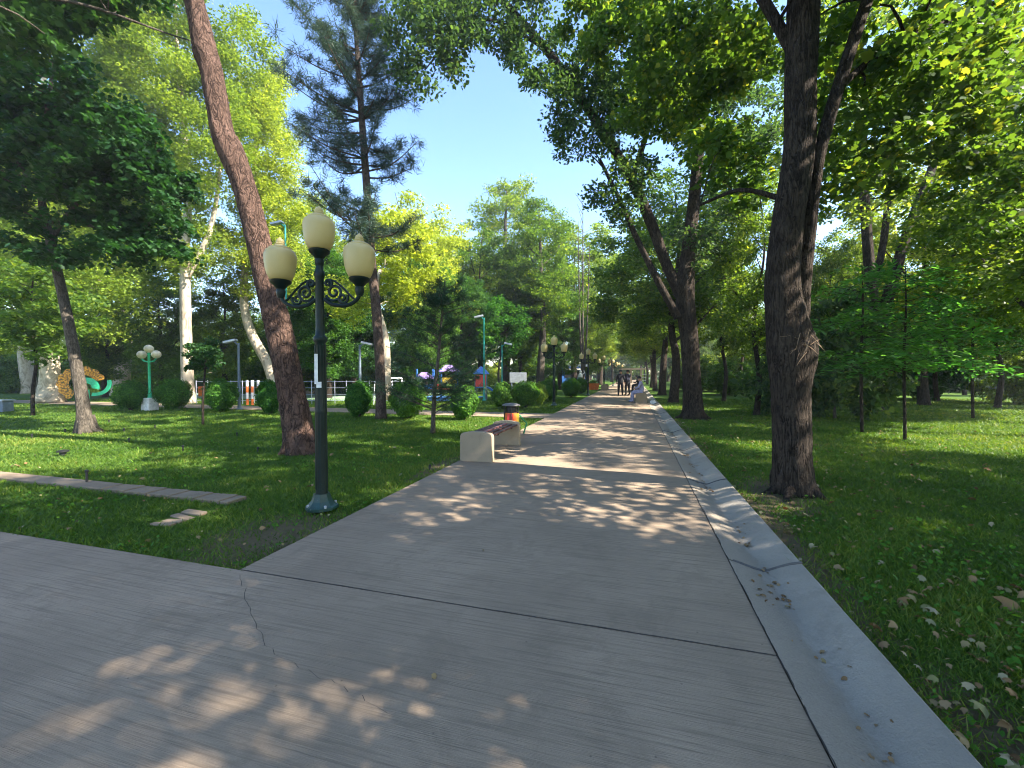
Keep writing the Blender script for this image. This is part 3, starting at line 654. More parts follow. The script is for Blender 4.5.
for q in np.linspace(.85, 1, 8): cs.append(ax[int(q*(len(ax)-1)), :3])
t.clumps(np.array(cs), 105, .33, .75, minz=4.2, maxr=.012)
root = empty('pine_tree', (base[0], base[1], 0), 'tall slender pine with blue-grey needles beyond the near lamp post', 'tree')
t.finish(root, root.location, 'bark_pine', 'needle', .21, 'needle', radial=.35)

# L8: young pine behind the bench
D = 10.9; base = GD(433, D); t = Tree(106)
t.limb(pxpath([(433, 434, 4.5), (434, 400, 4), (439, 350, 3), (443, 300, 1.8), (445, 280, 1)], D), .15, 10, .05, .2)
ax = spline(pxpath([(433, 434, 4.5), (434, 400, 4), (439, 350, 3), (443, 300, 1.8), (445, 280, 1)], D), .1); cs = []
for i in range(64):
    f_ = t.rng.uniform(.16, .95); p = ax[int(f_*(len(ax)-1))]; a = i*2.399; L = (1.5*(1-f_)**.55+.12)*t.rng.uniform(.7, 1.15)
    e = p[:3]+np.array([math.cos(a)*L, math.sin(a)*L, L*.4]); t.limb([np.append(p[:3], .014), np.append((p[:3]+e)/2, .01), np.append(e, .004)], .2, 4, .02)
    for q in (.4, .6, .8, 1): cs.append(p[:3]+(e-p[:3])*q+t.rng.normal(0, .04, 3))
t.clumps(np.array(cs), 110, .18, .9, minz=.5, maxr=.008)
root = empty('young_pine', (base[0], base[1], 0), 'young dark pine on a thin stem behind the near bench', 'tree')
t.finish(root, root.location, 'bark_grey', 'needle_green', .11, 'needle', radial=.35)

# L2: dark-leaved tree at the left with slanted trunk
D = 11.0; base = GD(85, D); t = Tree(107); t.rbase = base; t.roots(.2, 6, .25)
t.limb(pxpath([(86, 435, 19), (83, 405, 15), (77, 370, 13.5), (70, 330, 13), (60, 285, 12), (50, 240, 11), (42, 200, 9), (40, 150, 7), (50, 90, 5), (60, 30, 3)], D), .1, 22, .05, .25)
t.limb(pxpath([(50, 240, 7), (80, 200, 6), (120, 170, 4.5), (160, 150, 2.5)], D), .15, 9, .05)
t.limb(pxpath([(42, 200, 6), (10, 150, 5), (-20, 110, 3)], D), .15, 9, .05)
t.limb(pxpath([(46, 225, 5), (70, 220, 4), (110, 230, 3), (150, 225, 2)], D), .15, 9, .05)
cs = np.vstack([t.ell_px(80, 150, 80, 62, 11, 1.8, 85), t.ell_px(135, 195, 62, 42, 11, 1.3, 40), t.ell_px(10, 150, 50, 70, 11, 1.7, 42), t.ell_px(80, 240, 85, 30, 11, 1.5, 26), t.ell_px(40, 85, 60, 35, 11, 1.4, 24), t.ell_px(150, 250, 40, 20, 11, .8, 9)])
t.clumps(cs, 165, .46, .5, minz=4, maxr=.05, droop=.08)
root = empty('maple_tree', (base[0], base[1], 0), 'dark dense-leaved tree on a slanted grey trunk in the left lawn', 'tree')
t.finish(root, root.location, 'bark_grey', 'leaf_dark', .11, 'maple')
# off-frame left tree whose boughs hang into the top left corner
base = np.array([-10.5, 3.2, 0]); t = Tree(108)
t.limb([(-10.5, 3.2, -.1, .22), (-10.6, 3.1, 2.5, .18), (-10.9, 2.9, 5, .15), (-11.2, 2.8, 7.5, .1), (-11.2, 2.8, 9.5, .04)], .2, 14, .04, .25)
for e in ([-8.6, 6.6, 8.2], [-9.4, 6.3, 9.2], [-8.6, 5.0, 10.0], [-13, 2, 8]):
    t.limb([(-11.0, 2.9, 5.6, .045), ((-11+e[0])/2, (2.9+e[1])/2, (5.6+e[2])/2+.9, .03), (*e, .012)], .2, 8, .04)
cs = np.vstack([t.ell_px(30, 10, 70, 45, 8.6, 1.2, 54), t.ell_px(110, -12, 60, 26, 8.6, 1, 26), t.ell((-10.6, 3.4, 9), (2.6, 2.6, 2.6), 70, .3)])
t.clumps(cs, 110, .42, .5, minz=4, maxr=.05, droop=.1)
root = empty('overhanging_tree', (-10.5, 3.2, 0), 'dark green boughs hanging into the top left corner', 'tree')
t.finish(root, root.location, 'bark_grey', 'leaf_dark', .11, 'maple')

# L9 sapling
D = 12.6; base = GD(204, D); t = Tree(109)
t.limb(pxpath([(203, 427, 3.2), (203, 400, 2.6), (205, 370, 2), (206, 345, 1.2)], D), .15, 8, .05)
cs = t.ell_px(205, 356, 19, 18, D, .5, 34); t.clumps(cs, 100, .2, .6, minz=1.1, maxr=.01)
root = empty('sapling', (base[0], base[1], 0), 'thin sapling with a small round crown between two clipped bushes', 'tree')
t.finish(root, root.location, 'bark_dark', 'leaf_dark', .085, 'oval')
# L3 small tree far left
D = 15.6; base = GD(33, D); t = Tree(110)
t.limb(pxpath([(33, 416, 5), (33, 390, 4.5), (36, 360, 4), (30, 320, 3), (34, 270, 1.6)], D), .15, 8, .05)
cs = t.ell_px(38, 310, 62, 55, D, 1.9, 110); t.clumps(cs, 110, .42, .55, minz=1.8, maxr=.02)
root = empty('small_tree', (base[0], base[1], 0), 'small bright tree left of the slanted grey trunk, in front of the huge pale trunk', 'tree')
t.finish(root, root.location, 'bark_dark', 'leaf_mid', .13, 'oval')

# L4 enormous pale plane trunk, L5, L6 plane trees (tall sunlit crowns)
def plane_custom(seed, px, d, path, ells, label, nl=360, ls=.135, rad=.9, flare=.3, limbs=()):
    base = GD(px, d); t = Tree(seed); t.limb(pxpath(path, d), .3, 18, .05, flare)
    for lp in limbs: t.limb(pxpath(lp, d), .3, 9, .05)
    cs = np.vstack([t.ell_px(*e) for e in ells]); t.clumps(cs, nl, rad, .7, minz=2.5, maxr=.09)
    root = empty('plane_tree', (base[0], base[1], 0), label, 'tree'); t.finish(root, root.location, 'bark_plane', 'leaf_yellow', ls)
plane_custom(111, 50, 22.5, [(50, 402, 30), (50, 375, 23), (48, 345, 20), (44, 300, 18), (40, 240, 14), (40, 150, 9), (45, 60, 4)],
    [(40, 250, 70, 70, 22.5, 3, 60), (20, 160, 60, 90, 22.5, 3, 55), (100, 290, 50, 50, 22, 2.5, 40), (10, 330, 60, 25, 21, 2, 22)], 'huge pale plane trunk beyond the cross footpath, leftmost', limbs=[[(46, 330, 9), (80, 300, 7), (110, 270, 4)]])
plane_custom(112, 187, 22, [(188, 406, 15), (187, 370, 13), (186, 320, 12), (185, 260, 11), (188, 190, 8.5), (182, 110, 6), (176, 30, 4), (175, -40, 2)],
    [(150, 60, 62, 80, 22, 3, 95), (205, 130, 48, 70, 22, 2.6, 60), (130, 170, 45, 60, 22.5, 2.5, 42), (180, 240, 45, 50, 22.5, 2.5, 40), (120, 10, 50, 50, 22, 3, 45), (230, 60, 35, 50, 22, 1.8, 26), (95, 110, 45, 60, 22.5, 2.5, 40), (160, -30, 90, 40, 22, 3, 50)],
    'tall sunlit plane tree with a straight cream trunk between two bushes', limbs=[[(186, 280, 7), (210, 230, 6), (220, 170, 4), (222, 120, 2)], [(186, 250, 6), (160, 200, 5), (145, 140, 3)]])
plane_custom(113, 276, 25, [(277, 396, 12), (268, 365, 11), (252, 335, 10), (244, 300, 9), (248, 240, 7), (255, 170, 5), (256, 110, 2.5)],
    [(258, 150, 42, 70, 25, 2.6, 75), (275, 215, 38, 50, 25, 2.5, 50), (235, 250, 35, 45, 25, 2, 34), (262, 95, 26, 36, 25, 2, 28), (290, 280, 25, 35, 25.5, 2, 22)],
    'plane tree with a curved pale trunk showing left of the leaning trunk foot')
plane_custom(114, 386, 20, [(386, 400, 9), (386, 360, 9), (384, 335, 8.5), (376, 300, 6), (380, 270, 4)],
    [(405, 270, 40, 38, 21, 2, 50), (395, 235, 32, 30, 22, 2, 30), (350, 300, 30, 25, 22, 2, 22)], 'pale forked trunk directly behind the slender pine', ls=.16, nl=130, rad=.6)

# R5: dark multi-stem tree deep right
D = 17.7; base = GD(870, D); t = Tree(115)
t.limb(pxpath([(870, 413, 26), (871, 385, 20), (872, 350, 17), (872, 300, 14), (868, 250, 12), (864, 180, 10), (862, 100, 7), (860, 20, 4)], D), .15, 22, .05, .3)
t.limb(pxpath([(874, 345, 16), (890, 290, 14), (910, 225, 12), (935, 160, 10), (960, 80, 8), (985, 0, 5)], D), .15, 14, .05)
t.limb(pxpath([(872, 300, 9), (885, 230, 8), (890, 150, 7), (880, 60, 4)], D+.5), .2, 10, .05)
cs = np.vstack([t.ell_px(880, 60, 110, 90, D, 3, 100), t.ell_px(980, 60, 60, 80, D, 2.5, 36), t.ell_px(860, 180, 60, 60, D, 2.4, 40), t.ell_px(790, 130, 50, 70, D+1, 2.4, 34)])
t.clumps(cs, 130, .65, .6, minz=4, maxr=.06)
root = empty('multi_stem_tree', (base[0], base[1], 0), 'thick dark trunk splitting into several stems deep in the right lawn', 'tree')
t.finish(root, root.location, 'bark_dark', 'leaf_mid', .16, 'oval')

# young tree with wide horizontal leaf sprays
def spray_tree(seed, px, py_base, d, tops, label, m='leaf_spray', n=34, R0=95):
    base = GD(px, d); t = Tree(seed); t.limb(pxpath([(px, py_base, 4), (px-1, 360, 3.4), (px+1, 310, 2.4), (px, 262, 1)], d), .12, 8, .04)
    ax = spline(pxpath([(px, py_base, 4), (px-1, 360, 3.4), (px+1, 310, 2.4), (px, 262, 1)], d), .06); CC = []; DD = []
    for i in range(n):
        f_ = .36+.62*t.rng.uniform(0, 1); p = ax[int(f_*(len(ax)-1)), :3]; a = i*2.399; L = t.rng.uniform(.7, 1.9)*(1.3-f_*.6)
        rise = t.rng.uniform(-.3, .35); dr = np.array([math.cos(a), math.sin(a), .1+rise*.5]); e = p+dr*L+np.array([0, 0, -.22*L*L*.4]); mid = p+dr*L*.55+np.array([0, 0, .1])
        q = spline([np.append(p, .009), np.append(mid, .006), np.append(e, .003)], .1); V, Fs = tube_np(q[:, :3], q[:, 3], 4); t._add(V, Fs)
        side = np.cross(dr, [0, 0, 1.])
        for j in range(2, len(q)):       # pinnate leaflets both sides
            for s_ in (-1, 1):
                for kk in range(3):
                    CC.append(q[j, :3]+side*s_*(.08+.12*kk)+dr*.04*kk+t.rng.normal(0, .05, 3)+np.array([0, 0, -.05*kk])); DD.append(side*s_+dr*.5)
    V, k, tn = leaves('c', np.array(CC)-base, .19, 'long', t.rng, .9, np.tile([0, 0, .8], (len(CC), 1)), np.array(DD))
    root = empty('walnut_sapling', (base[0], base[1], 0), label, 'tree')
    link('trunk', mesh_from('trunk', np.vstack(t.V)-base, t.F), 'bark_dark', root, True); link('crown', fast_mesh('crown', V, k, tn), m, root)
spray_tree(116, 905, 440, 9.8, None, 'young tree with broad level leaf sprays in front of the thick multi-stem trunk')
spray_tree(118, 862, 432, 10.6, None, 'small young tree with level leaf sprays just right of the big forked trunk', n=24)
spray_tree(117, 973, 418, 14, None, 'young tree with level leaf sprays near the right edge, behind the nearer one', n=40)

# ================================================================== background trees
LB = 'tree of the far wood closing the view'
def at(px, d): return GD(px, d)
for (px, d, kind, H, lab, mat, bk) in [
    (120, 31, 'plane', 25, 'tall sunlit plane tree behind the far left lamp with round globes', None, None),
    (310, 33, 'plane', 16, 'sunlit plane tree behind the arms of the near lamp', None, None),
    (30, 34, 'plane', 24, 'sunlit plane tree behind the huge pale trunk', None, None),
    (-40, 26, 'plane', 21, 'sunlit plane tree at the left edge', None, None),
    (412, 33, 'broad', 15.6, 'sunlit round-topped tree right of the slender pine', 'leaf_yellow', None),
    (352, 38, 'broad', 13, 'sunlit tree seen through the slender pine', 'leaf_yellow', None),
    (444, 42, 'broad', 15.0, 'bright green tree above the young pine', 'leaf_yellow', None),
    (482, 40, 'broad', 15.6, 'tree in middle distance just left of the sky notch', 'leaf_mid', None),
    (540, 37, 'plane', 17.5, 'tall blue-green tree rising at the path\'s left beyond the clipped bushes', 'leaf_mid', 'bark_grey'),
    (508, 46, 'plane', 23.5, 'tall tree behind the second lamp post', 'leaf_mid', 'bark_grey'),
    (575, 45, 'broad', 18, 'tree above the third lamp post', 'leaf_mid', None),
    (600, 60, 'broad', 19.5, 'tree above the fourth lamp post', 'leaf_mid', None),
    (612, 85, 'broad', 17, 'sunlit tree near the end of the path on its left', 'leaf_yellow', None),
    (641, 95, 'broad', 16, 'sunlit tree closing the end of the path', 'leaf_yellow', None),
    (160, 27, 'dark', 7.5, 'low tree behind the far left lamp', 'leaf_low', None),
    (105, 28, 'dark', 7.5, 'low spreading tree behind the green and orange sculpture', 'leaf_mid', None),
    (225, 27, 'dark', 7.5, 'low tree behind the sapling', 'leaf_mid', None),
    (328, 27, 'dark', 9, 'tree in middle distance behind the near lamp post', 'leaf_low', None),
    (300, 30, 'small', 7, 'low leafy tree right of the leaning trunk', 'leaf_mid', None),
    (355, 29, 'dark', 9, 'dark tree behind the grey floodlight pole', 'leaf_dark', None),
    (425, 30, 'dark', 9.5, 'tree behind the play tower', 'leaf_low', None),
    (462, 34, 'dark', 9, 'tree behind the red and blue slide', 'leaf_low', None),
    (500, 34, 'small', 8, 'low bright tree behind the clipped bushes', 'leaf_bush', None),
    (520, 38, 'dark', 10, 'tree left of the second lamp post', 'leaf_mid', None),
    (560, 42, 'dark', 10, 'tree behind the second lamp post globes', 'leaf_low', None),
    (585, 50, 'dark', 10, 'tree behind the blue kiosk', 'leaf_mid', None),
    (270, 36, 'small', 7, 'low tree behind the white court fence', 'leaf_yellow', None),
    (190, 38, 'small', 7, 'low tree beyond the straight cream trunk', 'leaf_mid', None)]:
    put(kind, at(px, d), H, lab, mat=mat, bark=bk)
for (px, d, H, mt, lab) in [(836, 14.5, 4.4, 'leaf_teal', 'dark shrub just right of the big forked trunk'), (1015, 22, 4, 'leaf_mid', 'leafy shrub at the right edge before the pavilion'), (925, 26, 4.2, 'leaf_dark', 'dark shrub right of the thick multi-stem trunk')]:
    put('shrub', at(px, d), H, lab, mat=mt, cat='shrub', sxy=.75)
# row along the right of the path, beyond the leaning-limb tree
for i, y in enumerate([24.2, 33, 41.5, 50, 66, 84]):
    put('broad', (2.05+random.uniform(-.15, .15), y), random.uniform(11.5, 13.5) if i < 2 else random.uniform(9.5, 11.5), ['third tree of the row right of the path, dark thick trunk', 'fourth tree of the row right of the path, behind the seated visitors', 'fifth tree of the row right of the path', 'sixth tree of the row right of the path'][i] if i < 4 else 'distant tree of the row right of the path', None if i < 4 else 'distant row of trees right of the path', mat='leaf_mid', sxy=1.15 if i < 4 else None)
# row left of the path far away
for y in (58, 78):
    put('broad', (-6.2+random.uniform(-.5, .5), y), random.uniform(11, 14), 'distant tree of the row left of the path', 'distant row of trees left of the path')
# slender trunks in the right lawn that the picture tells apart
for (px, d, H, lab) in [(757, 15.8, 9, 'slender trunk right behind the big forked trunk\'s left side'), (724, 24, 10, 'slender trunk between the row and the big forked trunk'), (827, 20, 8, 'thin stem just right of the big forked trunk'),
    (938, 24, 10, 'slim trunk right of the thick multi-stem trunk'), (965, 31, 11, 'slim trunk before the white pavilion'), (1003, 24, 11, 'slim dark trunk by the right edge'), (742, 33, 11, 'far slim trunk seen past the third row tree'), (1050, 13, 10, 'tree at the right edge whose crown hangs into the view'), (998, 19, 10, 'leafy tree near the right edge before the pavilion'), (845, 27, 11, 'tree between the big forked trunk and the multi-stem one')]:
    put('loose', at(px, d), H, lab, sxy=.8)
# wood on the right
pts = [tuple(at(px, d)[:2]) for px, d in ((757, 15.8), (724, 24), (827, 20), (938, 24), (965, 31), (1003, 24), (870, 17.7), (905, 9.8), (973, 14), (742, 33))]
rr = random.Random(21); cnt = 0; tries = 0
while cnt < 34 and tries < 4000:
    tries += 1; x = rr.uniform(7, 42); y = rr.uniform(17, 78)
    d = fwd[0]*x+fwd[1]*y; lat = rgt[0]*x+rgt[1]*y
    if lat/d > 1.6 or any(math.hypot(x-a, y-b_) < 4.9 for a, b_ in pts): continue
    if d < 45 and 985 < 512+lat/d*F < 1030 : continue
    pts.append((x, y)); cnt += 1; k = rr.random()
    put('broad' if k < .45 else 'loose', (x, y), rr.uniform(9.5, 14) if y < 30 else rr.uniform(7.5, 11), 'slender tree of the shaded wood on the right', 'trees of the shaded wood on the right', mat=rr.choice(['leaf_mid', 'leaf_mid', 'leaf_teal', 'leaf_yellow']))
# off-frame trees right of and behind the viewpoint that shade the slab
for (x, y, k, H) in [(9.0, 1.0, 'loose', 12.5), (14, -3.5, 'broad', 14), (18, 4, 'broad', 14), (13.5, 7.5, 'loose', 12.5), (22, -2, 'broad', 14), (9.5, 13.5, 'loose', 11), (2.2, -4.2, 'loose', 12), (6.3, 3.5, 'loose', 12)]:
    put(k, (x, y), H, 'tree outside the right of the view', 'trees outside the right of the view')
# far closing wood
for i in range(60):
    px = -160+i*23+rr.uniform(-8, 8); d = rr.uniform(58, 98)
    if 575 < px < 665: continue
    put('broad' if i % 3 else 'dark', at(px, d), rr.uniform(11, 14.5), LB, 'trees of the far wood closing the view', mat=rr.choice(['leaf_mid', 'leaf_teal', 'leaf_yellow', 'leaf_mid']))
for i, (px, d, H) in enumerate([(590, 112, 17), (606, 118, 19), (622, 125, 18), (638, 122, 18), (654, 118, 18), (670, 112, 17)]):
    put('dark', at(px, d), H, 'distant tree closing the end of the path', 'distant trees closing the end of the path', mat='leaf_yellow' if i % 2 else 'leaf_mid', sxy=1.2)
for i in range(70):
    px = -140+i*19.5+rr.uniform(-6, 6); d = rr.uniform(44, 60) if i % 2 else rr.uniform(70, 100)
    if px < 330 and d < 48: d += 6
    if 560 < px < 668 and d < 100: d = rr.uniform(100, 108)
    put('shrub', at(px, d), rr.uniform(3.2, 5.5), 'tall leafy shrub of the thicket under the far wood', 'tall shrubs under the far wood', mat=rr.choice(['leaf_low', 'leaf_mid', 'leaf_teal', 'leaf_yellow']), cat='shrub')
for i in range(22):
    px = 690+i*17+rr.uniform(-6, 6); d = rr.uniform(30, 44)
    if px > 975: continue
    put('shrub', at(px, d), rr.uniform(2.2, 4), 'leafy shrub of the undergrowth in the right wood', 'shrubs of the undergrowth in the right wood', mat=rr.choice(['leaf_low', 'leaf_mid', 'leaf_teal']), cat='shrub')
for i in range(18):
    px = -60+i*24+rr.uniform(-8, 8)
    put('shrub', at(px, rr.uniform(33, 38.5)), rr.uniform(2.2, 4.2), 'sunlit shrub in front of the long pale wall', 'shrubs before the long pale wall', mat=rr.choice(['leaf_low', 'leaf_mid', 'leaf_yellow']), cat='shrub')
# bare dead poplar stems
root = empty('dead_tree', GD(583, 40), 'bare dead tree of thin upright stems above the second lamp', 'tree'); m_ = MB()
for i, (px, top) in enumerate([(583, 195), (578, 225), (590, 235)]):
    a0 = GD(583, 40); p = P(px, top, 40)-a0; m_.tube([(0, 0, 0), (p[0]*.6, p[1]*.6, p[2]*.4), tuple(p)], [.12, .08, .02], 6)
    for j in range(9):
        q = np.array(p)*(.55+.05*j); e = q+[random.uniform(-.9, .9), random.uniform(-.9, .9), random.uniform(.6, 1.3)]; m_.tube([q, e], [.03, .01], 4)
m_.build('trunk', 'bark_grey', root, True)

# ================================================================== clipped bushes
def bush(px, yb, rpx, hpx, label, mat='leaf_bush', seed=0):
    base = G(px, yb); d = np.dot(base-CAM, fwd); r = rpx/F*d; H = hpx/F*d; g = np.random.default_rng(seed); n = 9500
    u = g.normal(0, 1, (n, 3)); u /= np.linalg.norm(u, axis=1)[:, None]
    ph = g.uniform(0, 6.28, 4); sx_ = g.uniform(.92, 1.1); lump = 1+.11*np.sin(u[:, 0]*5+ph[0])*np.sin(u[:, 2]*6+ph[1])+.09*np.sin(u[:, 1]*7+ph[2]+u[:, 2]*4)
    q = g.uniform(.55, 1.0, n)**.45*lump; shoot = g.uniform(0, 1, n) < .06; q[shoot] *= g.uniform(1.02, 1.2, shoot.sum())
    C = u*q[:, None]*np.array([r*sx_, r/sx_, H*.47]); C[:, :2] *= (1-.14*(C[:, 2:3] < 0)*np.abs(C[:, 2:3])/(H*.47)); C[:, 2] += H*.5
    root = empty('clipped_bush', (base[0], base[1], -.02), label, 'bush', 'clipped round bushes')
    V, k, tn = leaves('b', C, .062, 'oval', g, .3, N=u*.8+[0, 0, .3]); link('foliage', fast_mesh('foliage', V, k, tn), mat, root)
    m_ = MB()
    for i in range(9):
        a = i*.7; m_.tube([(0.03*math.cos(a), .03*math.sin(a), 0), (.4*r*math.cos(a), .4*r*math.sin(a), H*.35), (.62*r*math.cos(a), .62*r*math.sin(a), H*.6)], [.014, .01, .005], 4)
    m_.build('stem', 'bark_dark', root)
for i, (px, yb, r_, h_, lab, mt) in enumerate([
    (131, 410, 14.5, 31, 'round clipped bush left of the white pedestal, leftmost bush', 'leaf_bush'), (174, 409, 15, 32, 'round clipped bush between the white pedestal and the cream trunk', 'leaf_bush'),
    (221, 411, 15, 33, 'round clipped bush beside the grey camera pole', 'leaf_bush'), (270, 413, 12, 34, 'round clipped bush half behind the leaning trunk', 'leaf_bush'),
    (359, 416, 13, 36, 'round clipped bush between the near lamp post and slender pine', 'leaf_bush'), (408, 418, 17, 40, 'round clipped bush left of the young pine', 'leaf_bush'),
    (464, 419, 14, 36, 'round clipped bush right of the young pine behind the bench', 'leaf_bush'), (503, 409, 11.5, 28, 'round clipped bush left of the litter bin roof', 'leaf_bush'),
    (526, 407, 12, 27, 'round clipped bush right of the litter bin roof', 'leaf_bush'), (540, 404, 7, 22, 'small yellow-green bush squeezed between two clipped bushes', 'leaf_bush_yellow'),
    (548, 401, 10, 23, 'round clipped bush touching the second lamp post', 'leaf_bush'), (571, 397, 9.5, 20, 'round clipped bush right of the second lamp post', 'leaf_bush'), (581, 393, 7, 16, 'farthest round clipped bush before the third lamp post', 'leaf_bush')]):
    bush(px, yb, r_, h_, lab, mt, 300+i)

# ================================================================== street lamps
def make_lamp():
    r = empty('street_lamp', (0, 0, 0), None, 'street lamp')
    m_ = MB(); m_.lathe([(.175, 0), (.175, .03), (.15, .045), (.11, .09), (.095, .13), (.085, .17)], 8, sides_rot=R(22.5)); m_.build('base', 'green_low', r)
    for k in range(4):
        a = R(45+90*k); mb = MB(); mb.lathe([(.016, .03), (.016, .055), (.008, .062)], 6, at=(.145*math.cos(a), .145*math.sin(a), 0)); mb.build('bolt', 'steel', r)
    m_ = MB(); m_.lathe([(0.0655, .16), (0.0622, .2), (0.0605, 1.05), (0.0638, 1.07), (0.0638, 1.1), (0.0588, 1.12), (0.0554, 1.84), (0.0689, 1.86), (0.0739, 1.885), (0.0689, 1.91), (0.0504, 1.93), (0.0462, 2.0), (0.0437, 2.55), (0.0521, 2.57), (0.0554, 2.6), (0.0504, 2.63), (0.0403, 2.65), (0.0370, 2.74)], 24)
    for k in range(12):                                             # flutes of the lower shaft
        a = 2*math.pi*k/12; m_.tube([(.061*math.cos(a), .061*math.sin(a), .22), (.056*math.cos(a), .056*math.sin(a), 1.82)], .005, 5)
    m_.build('pole', 'green_paint', r, True)
    def globe(x, z):
        mb = MB(); mb.lathe([(.03, -.2), (.045, -.16), (.05, -.12), (.042, -.1), (.07, -.06), (.105, -.035), (.112, -.01), (.1, 0)], 20, at=(x, 0, z)); h = mb.build('lamp_holder', 'green_paint', r, True)
        mb = MB(); mb.lathe([(0.0902, -.005), (0.1150, .01), (0.1380, .06), (0.1546, .12), (0.1638, .19), (0.1674, .25), (0.1638, .29), (0.1472, .325), (0.1196, .34), (0.1122, .343)], 28, at=(x, 0, z)); g_ = mb.build('globe', 'globe', r, True)
        mb = MB(); mb.lathe([(0.1196, .335), (0.1196, .352), (0.0966, .368), (0.0644, .38), (0.0506, .392), (0.0552, .4), (0.0414, .412), (0.0460, .425), (0.0368, .45), (0.0147, .468), (0.0055, .48)], 20, at=(x, 0, z)); mb.build('finial', 'globe', g_, True)
    globe(0, 2.87); globe(-.47, 2.55); globe(.47, 2.55)
    for s in (-1, 1):
        mb = MB(); pts = [(s*.05, 0, 2.33), (s*.14, 0, 2.27), (s*.26, 0, 2.25), (s*.37, 0, 2.27), (s*.45, 0, 2.33), (s*.47, 0, 2.42)]
        mb.tube(spline([(*p, .02) for p in pts], .02)[:, :3], 0.022, 8)
        arm = mb.build('arm', 'green_paint', r, True)
        for (cx, cz, r0, turns, ph, dr_) in [(.17, 2.40, .1, 1.7, R(200), 1), (.27, 2.33, .065, 1.4, R(30), -1), (.1, 2.5, .05, 1.3, R(-60), 1)]:
            mb = MB(); pp = []
            for i in range(40):
                q = i/39; a = ph+dr_*q*turns*2*math.pi; rad_ = r0*(1-.82*q); pp.append((s*(cx+rad_*math.cos(a)), 0, cz+rad_*math.sin(a)))
            mb.tube(pp, .0155, 7); mb.build('scroll', 'green_paint', arm, True)
        mb = MB(); mb.tube(spline([(*p, .01) for p in [(s*.05, 0, 2.5), (s*.15, 0, 2.53), (s*.26, 0, 2.46), (s*.36, 0, 2.36), (s*.42, 0, 2.31)]], .02)[:, :3], .012, 6); mb.build('brace', 'green_paint', arm, True)
    return r
lamp = make_lamp(); near = G(322, 508)
LX, LY0 = near[0], near[1]
l2 = G(554, 405.5)
lamp.location = (LX, LY0, 0); lamp['label'] = 'nearest black-green street lamp with three cream globes at the path edge'; lamp['group'] = 'three-globe street lamps along the path'; lamp.rotation_euler = (0, 0, R(8))
st = MB(); st.prism([(-.02, -.16), (.022, -.16), (.02, .17), (-.018, .17)], -.001, .001); s_ = st.build('sticker', 'sticker', lamp); s_.location = (-.012, -.0655, 1.55)
st = MB(); st.prism([(-.03, -.03), (.03, -.03), (.03, .035), (-.03, .03)], -.001, .001); s_ = st.build('sticker', 'sticker', lamp); s_.location = (.02, -.0655, 1.38)
labs = ['second street lamp along the path, beside the clipped bushes', 'third street lamp along the path, before the blue kiosk', 'fourth street lamp along the path', 'fifth street lamp along the path', 'sixth street lamp along the path']
for i, (px, yb) in enumerate([(554, 405.5), (588, 395.2), (604, 389.5), (613, 386), (619, 383.5)]):
    o = copy_tree(lamp)
    for k in list(o.children):
        if k.name.startswith('sticker'): bpy.data.objects.remove(k)
    p = G(px, yb); o.location = (p[0], p[1], 0); o['label'] = labs[i]

# small three-globe lamp on a white pedestal
p = G(150, 409.5)
r = empty('garden_lamp', (p[0], p[1], 0), 'green lamp post with three round white globes on a white pedestal', 'street lamp')
m_ = MB(); m_.cham(-.22, .22, -.22, .22, -.03, .5, .03); m_.build('pedestal', 'white', r)
m_ = MB(); m_.lathe([(.09, .5), (.07, .7), (.05, .8), (.045, 2.3), (.06, 2.32), (.03, 2.4)], 14)
m_.tube([(-.42, 0, 2.15), (-.3, 0, 2.05), (0, 0, 2.0), (.3, 0, 2.05), (.42, 0, 2.15)], .03, 8); m_.build('pole', 'lime', r, True)
for x, z in ((0, 2.56), (-.42, 2.32), (.42, 2.32)):
    m_ = MB(); m_.lathe([(.17*math.sin(math.pi*i/12)+.001, -.17*math.cos(math.pi*i/12)) for i in range(13)], 18, at=(x, 0, z)); m_.build('globe', 'cream', r, True)

# ================================================================== benches
def make_bench():
    r = empty('bench', (0, 0, 0), None, 'bench')
    out = [(-.29, 0), (.29, 0), (.29, .42)]+[(.29-.07+.07*math.cos(a), .42+.07*math.sin(a)) for a in np.linspace(.3, 1.57, 5)]
    out = out+[(.1, .512), (0, .517), (-.1, .512)]+[(-.22+.07*math.cos(a), .42+.07*math.sin(a)) for a in np.linspace(1.57, 2.85, 5)]+[(-.29, .42)]
    for y in (0, 1.78):
        m_ = MB(); m_.prism(out, y, y+.13); m_.build('side_support', 'conc_plain', r, False, .008)
    for i in range(5):
        x = -.22+i*.11; z = .467-.018*abs(i-2)/2
        m_ = MB(); m_.cham(x-.036, x+.036, .132, 1.778, z-.03, z, .006); m_.build('slat', 'slat_pink' if i == 2 else 'slat', r)
    for y in (.5, 1.4):
        m_ = MB(); m_.box(-.25, .25, y-.02, y+.02, .395, .418); m_.build('crossbar', 'black', r)
    return r
bench = make_bench(); BY = G(476, 463.5)
bench.location = (-2.575, 6.78, 0); bench['label'] = 'nearest bench with pale concrete ends and worn red slats beside the litter bin'; bench['group'] = 'concrete and slat benches along the path'
BR = G(645, 403)
for (x, y, lab) in [(.42, BR[1], 'bench at the gutter with the lavender-clothed sitter'), (.42, BR[1]+15, 'farther bench at the gutter with the dark-clothed sitter'), (-2.55, 40, 'far bench on the left edge of the path')]:
    o = copy_tree(bench); o.location = (x, y, 0); o['label'] = lab

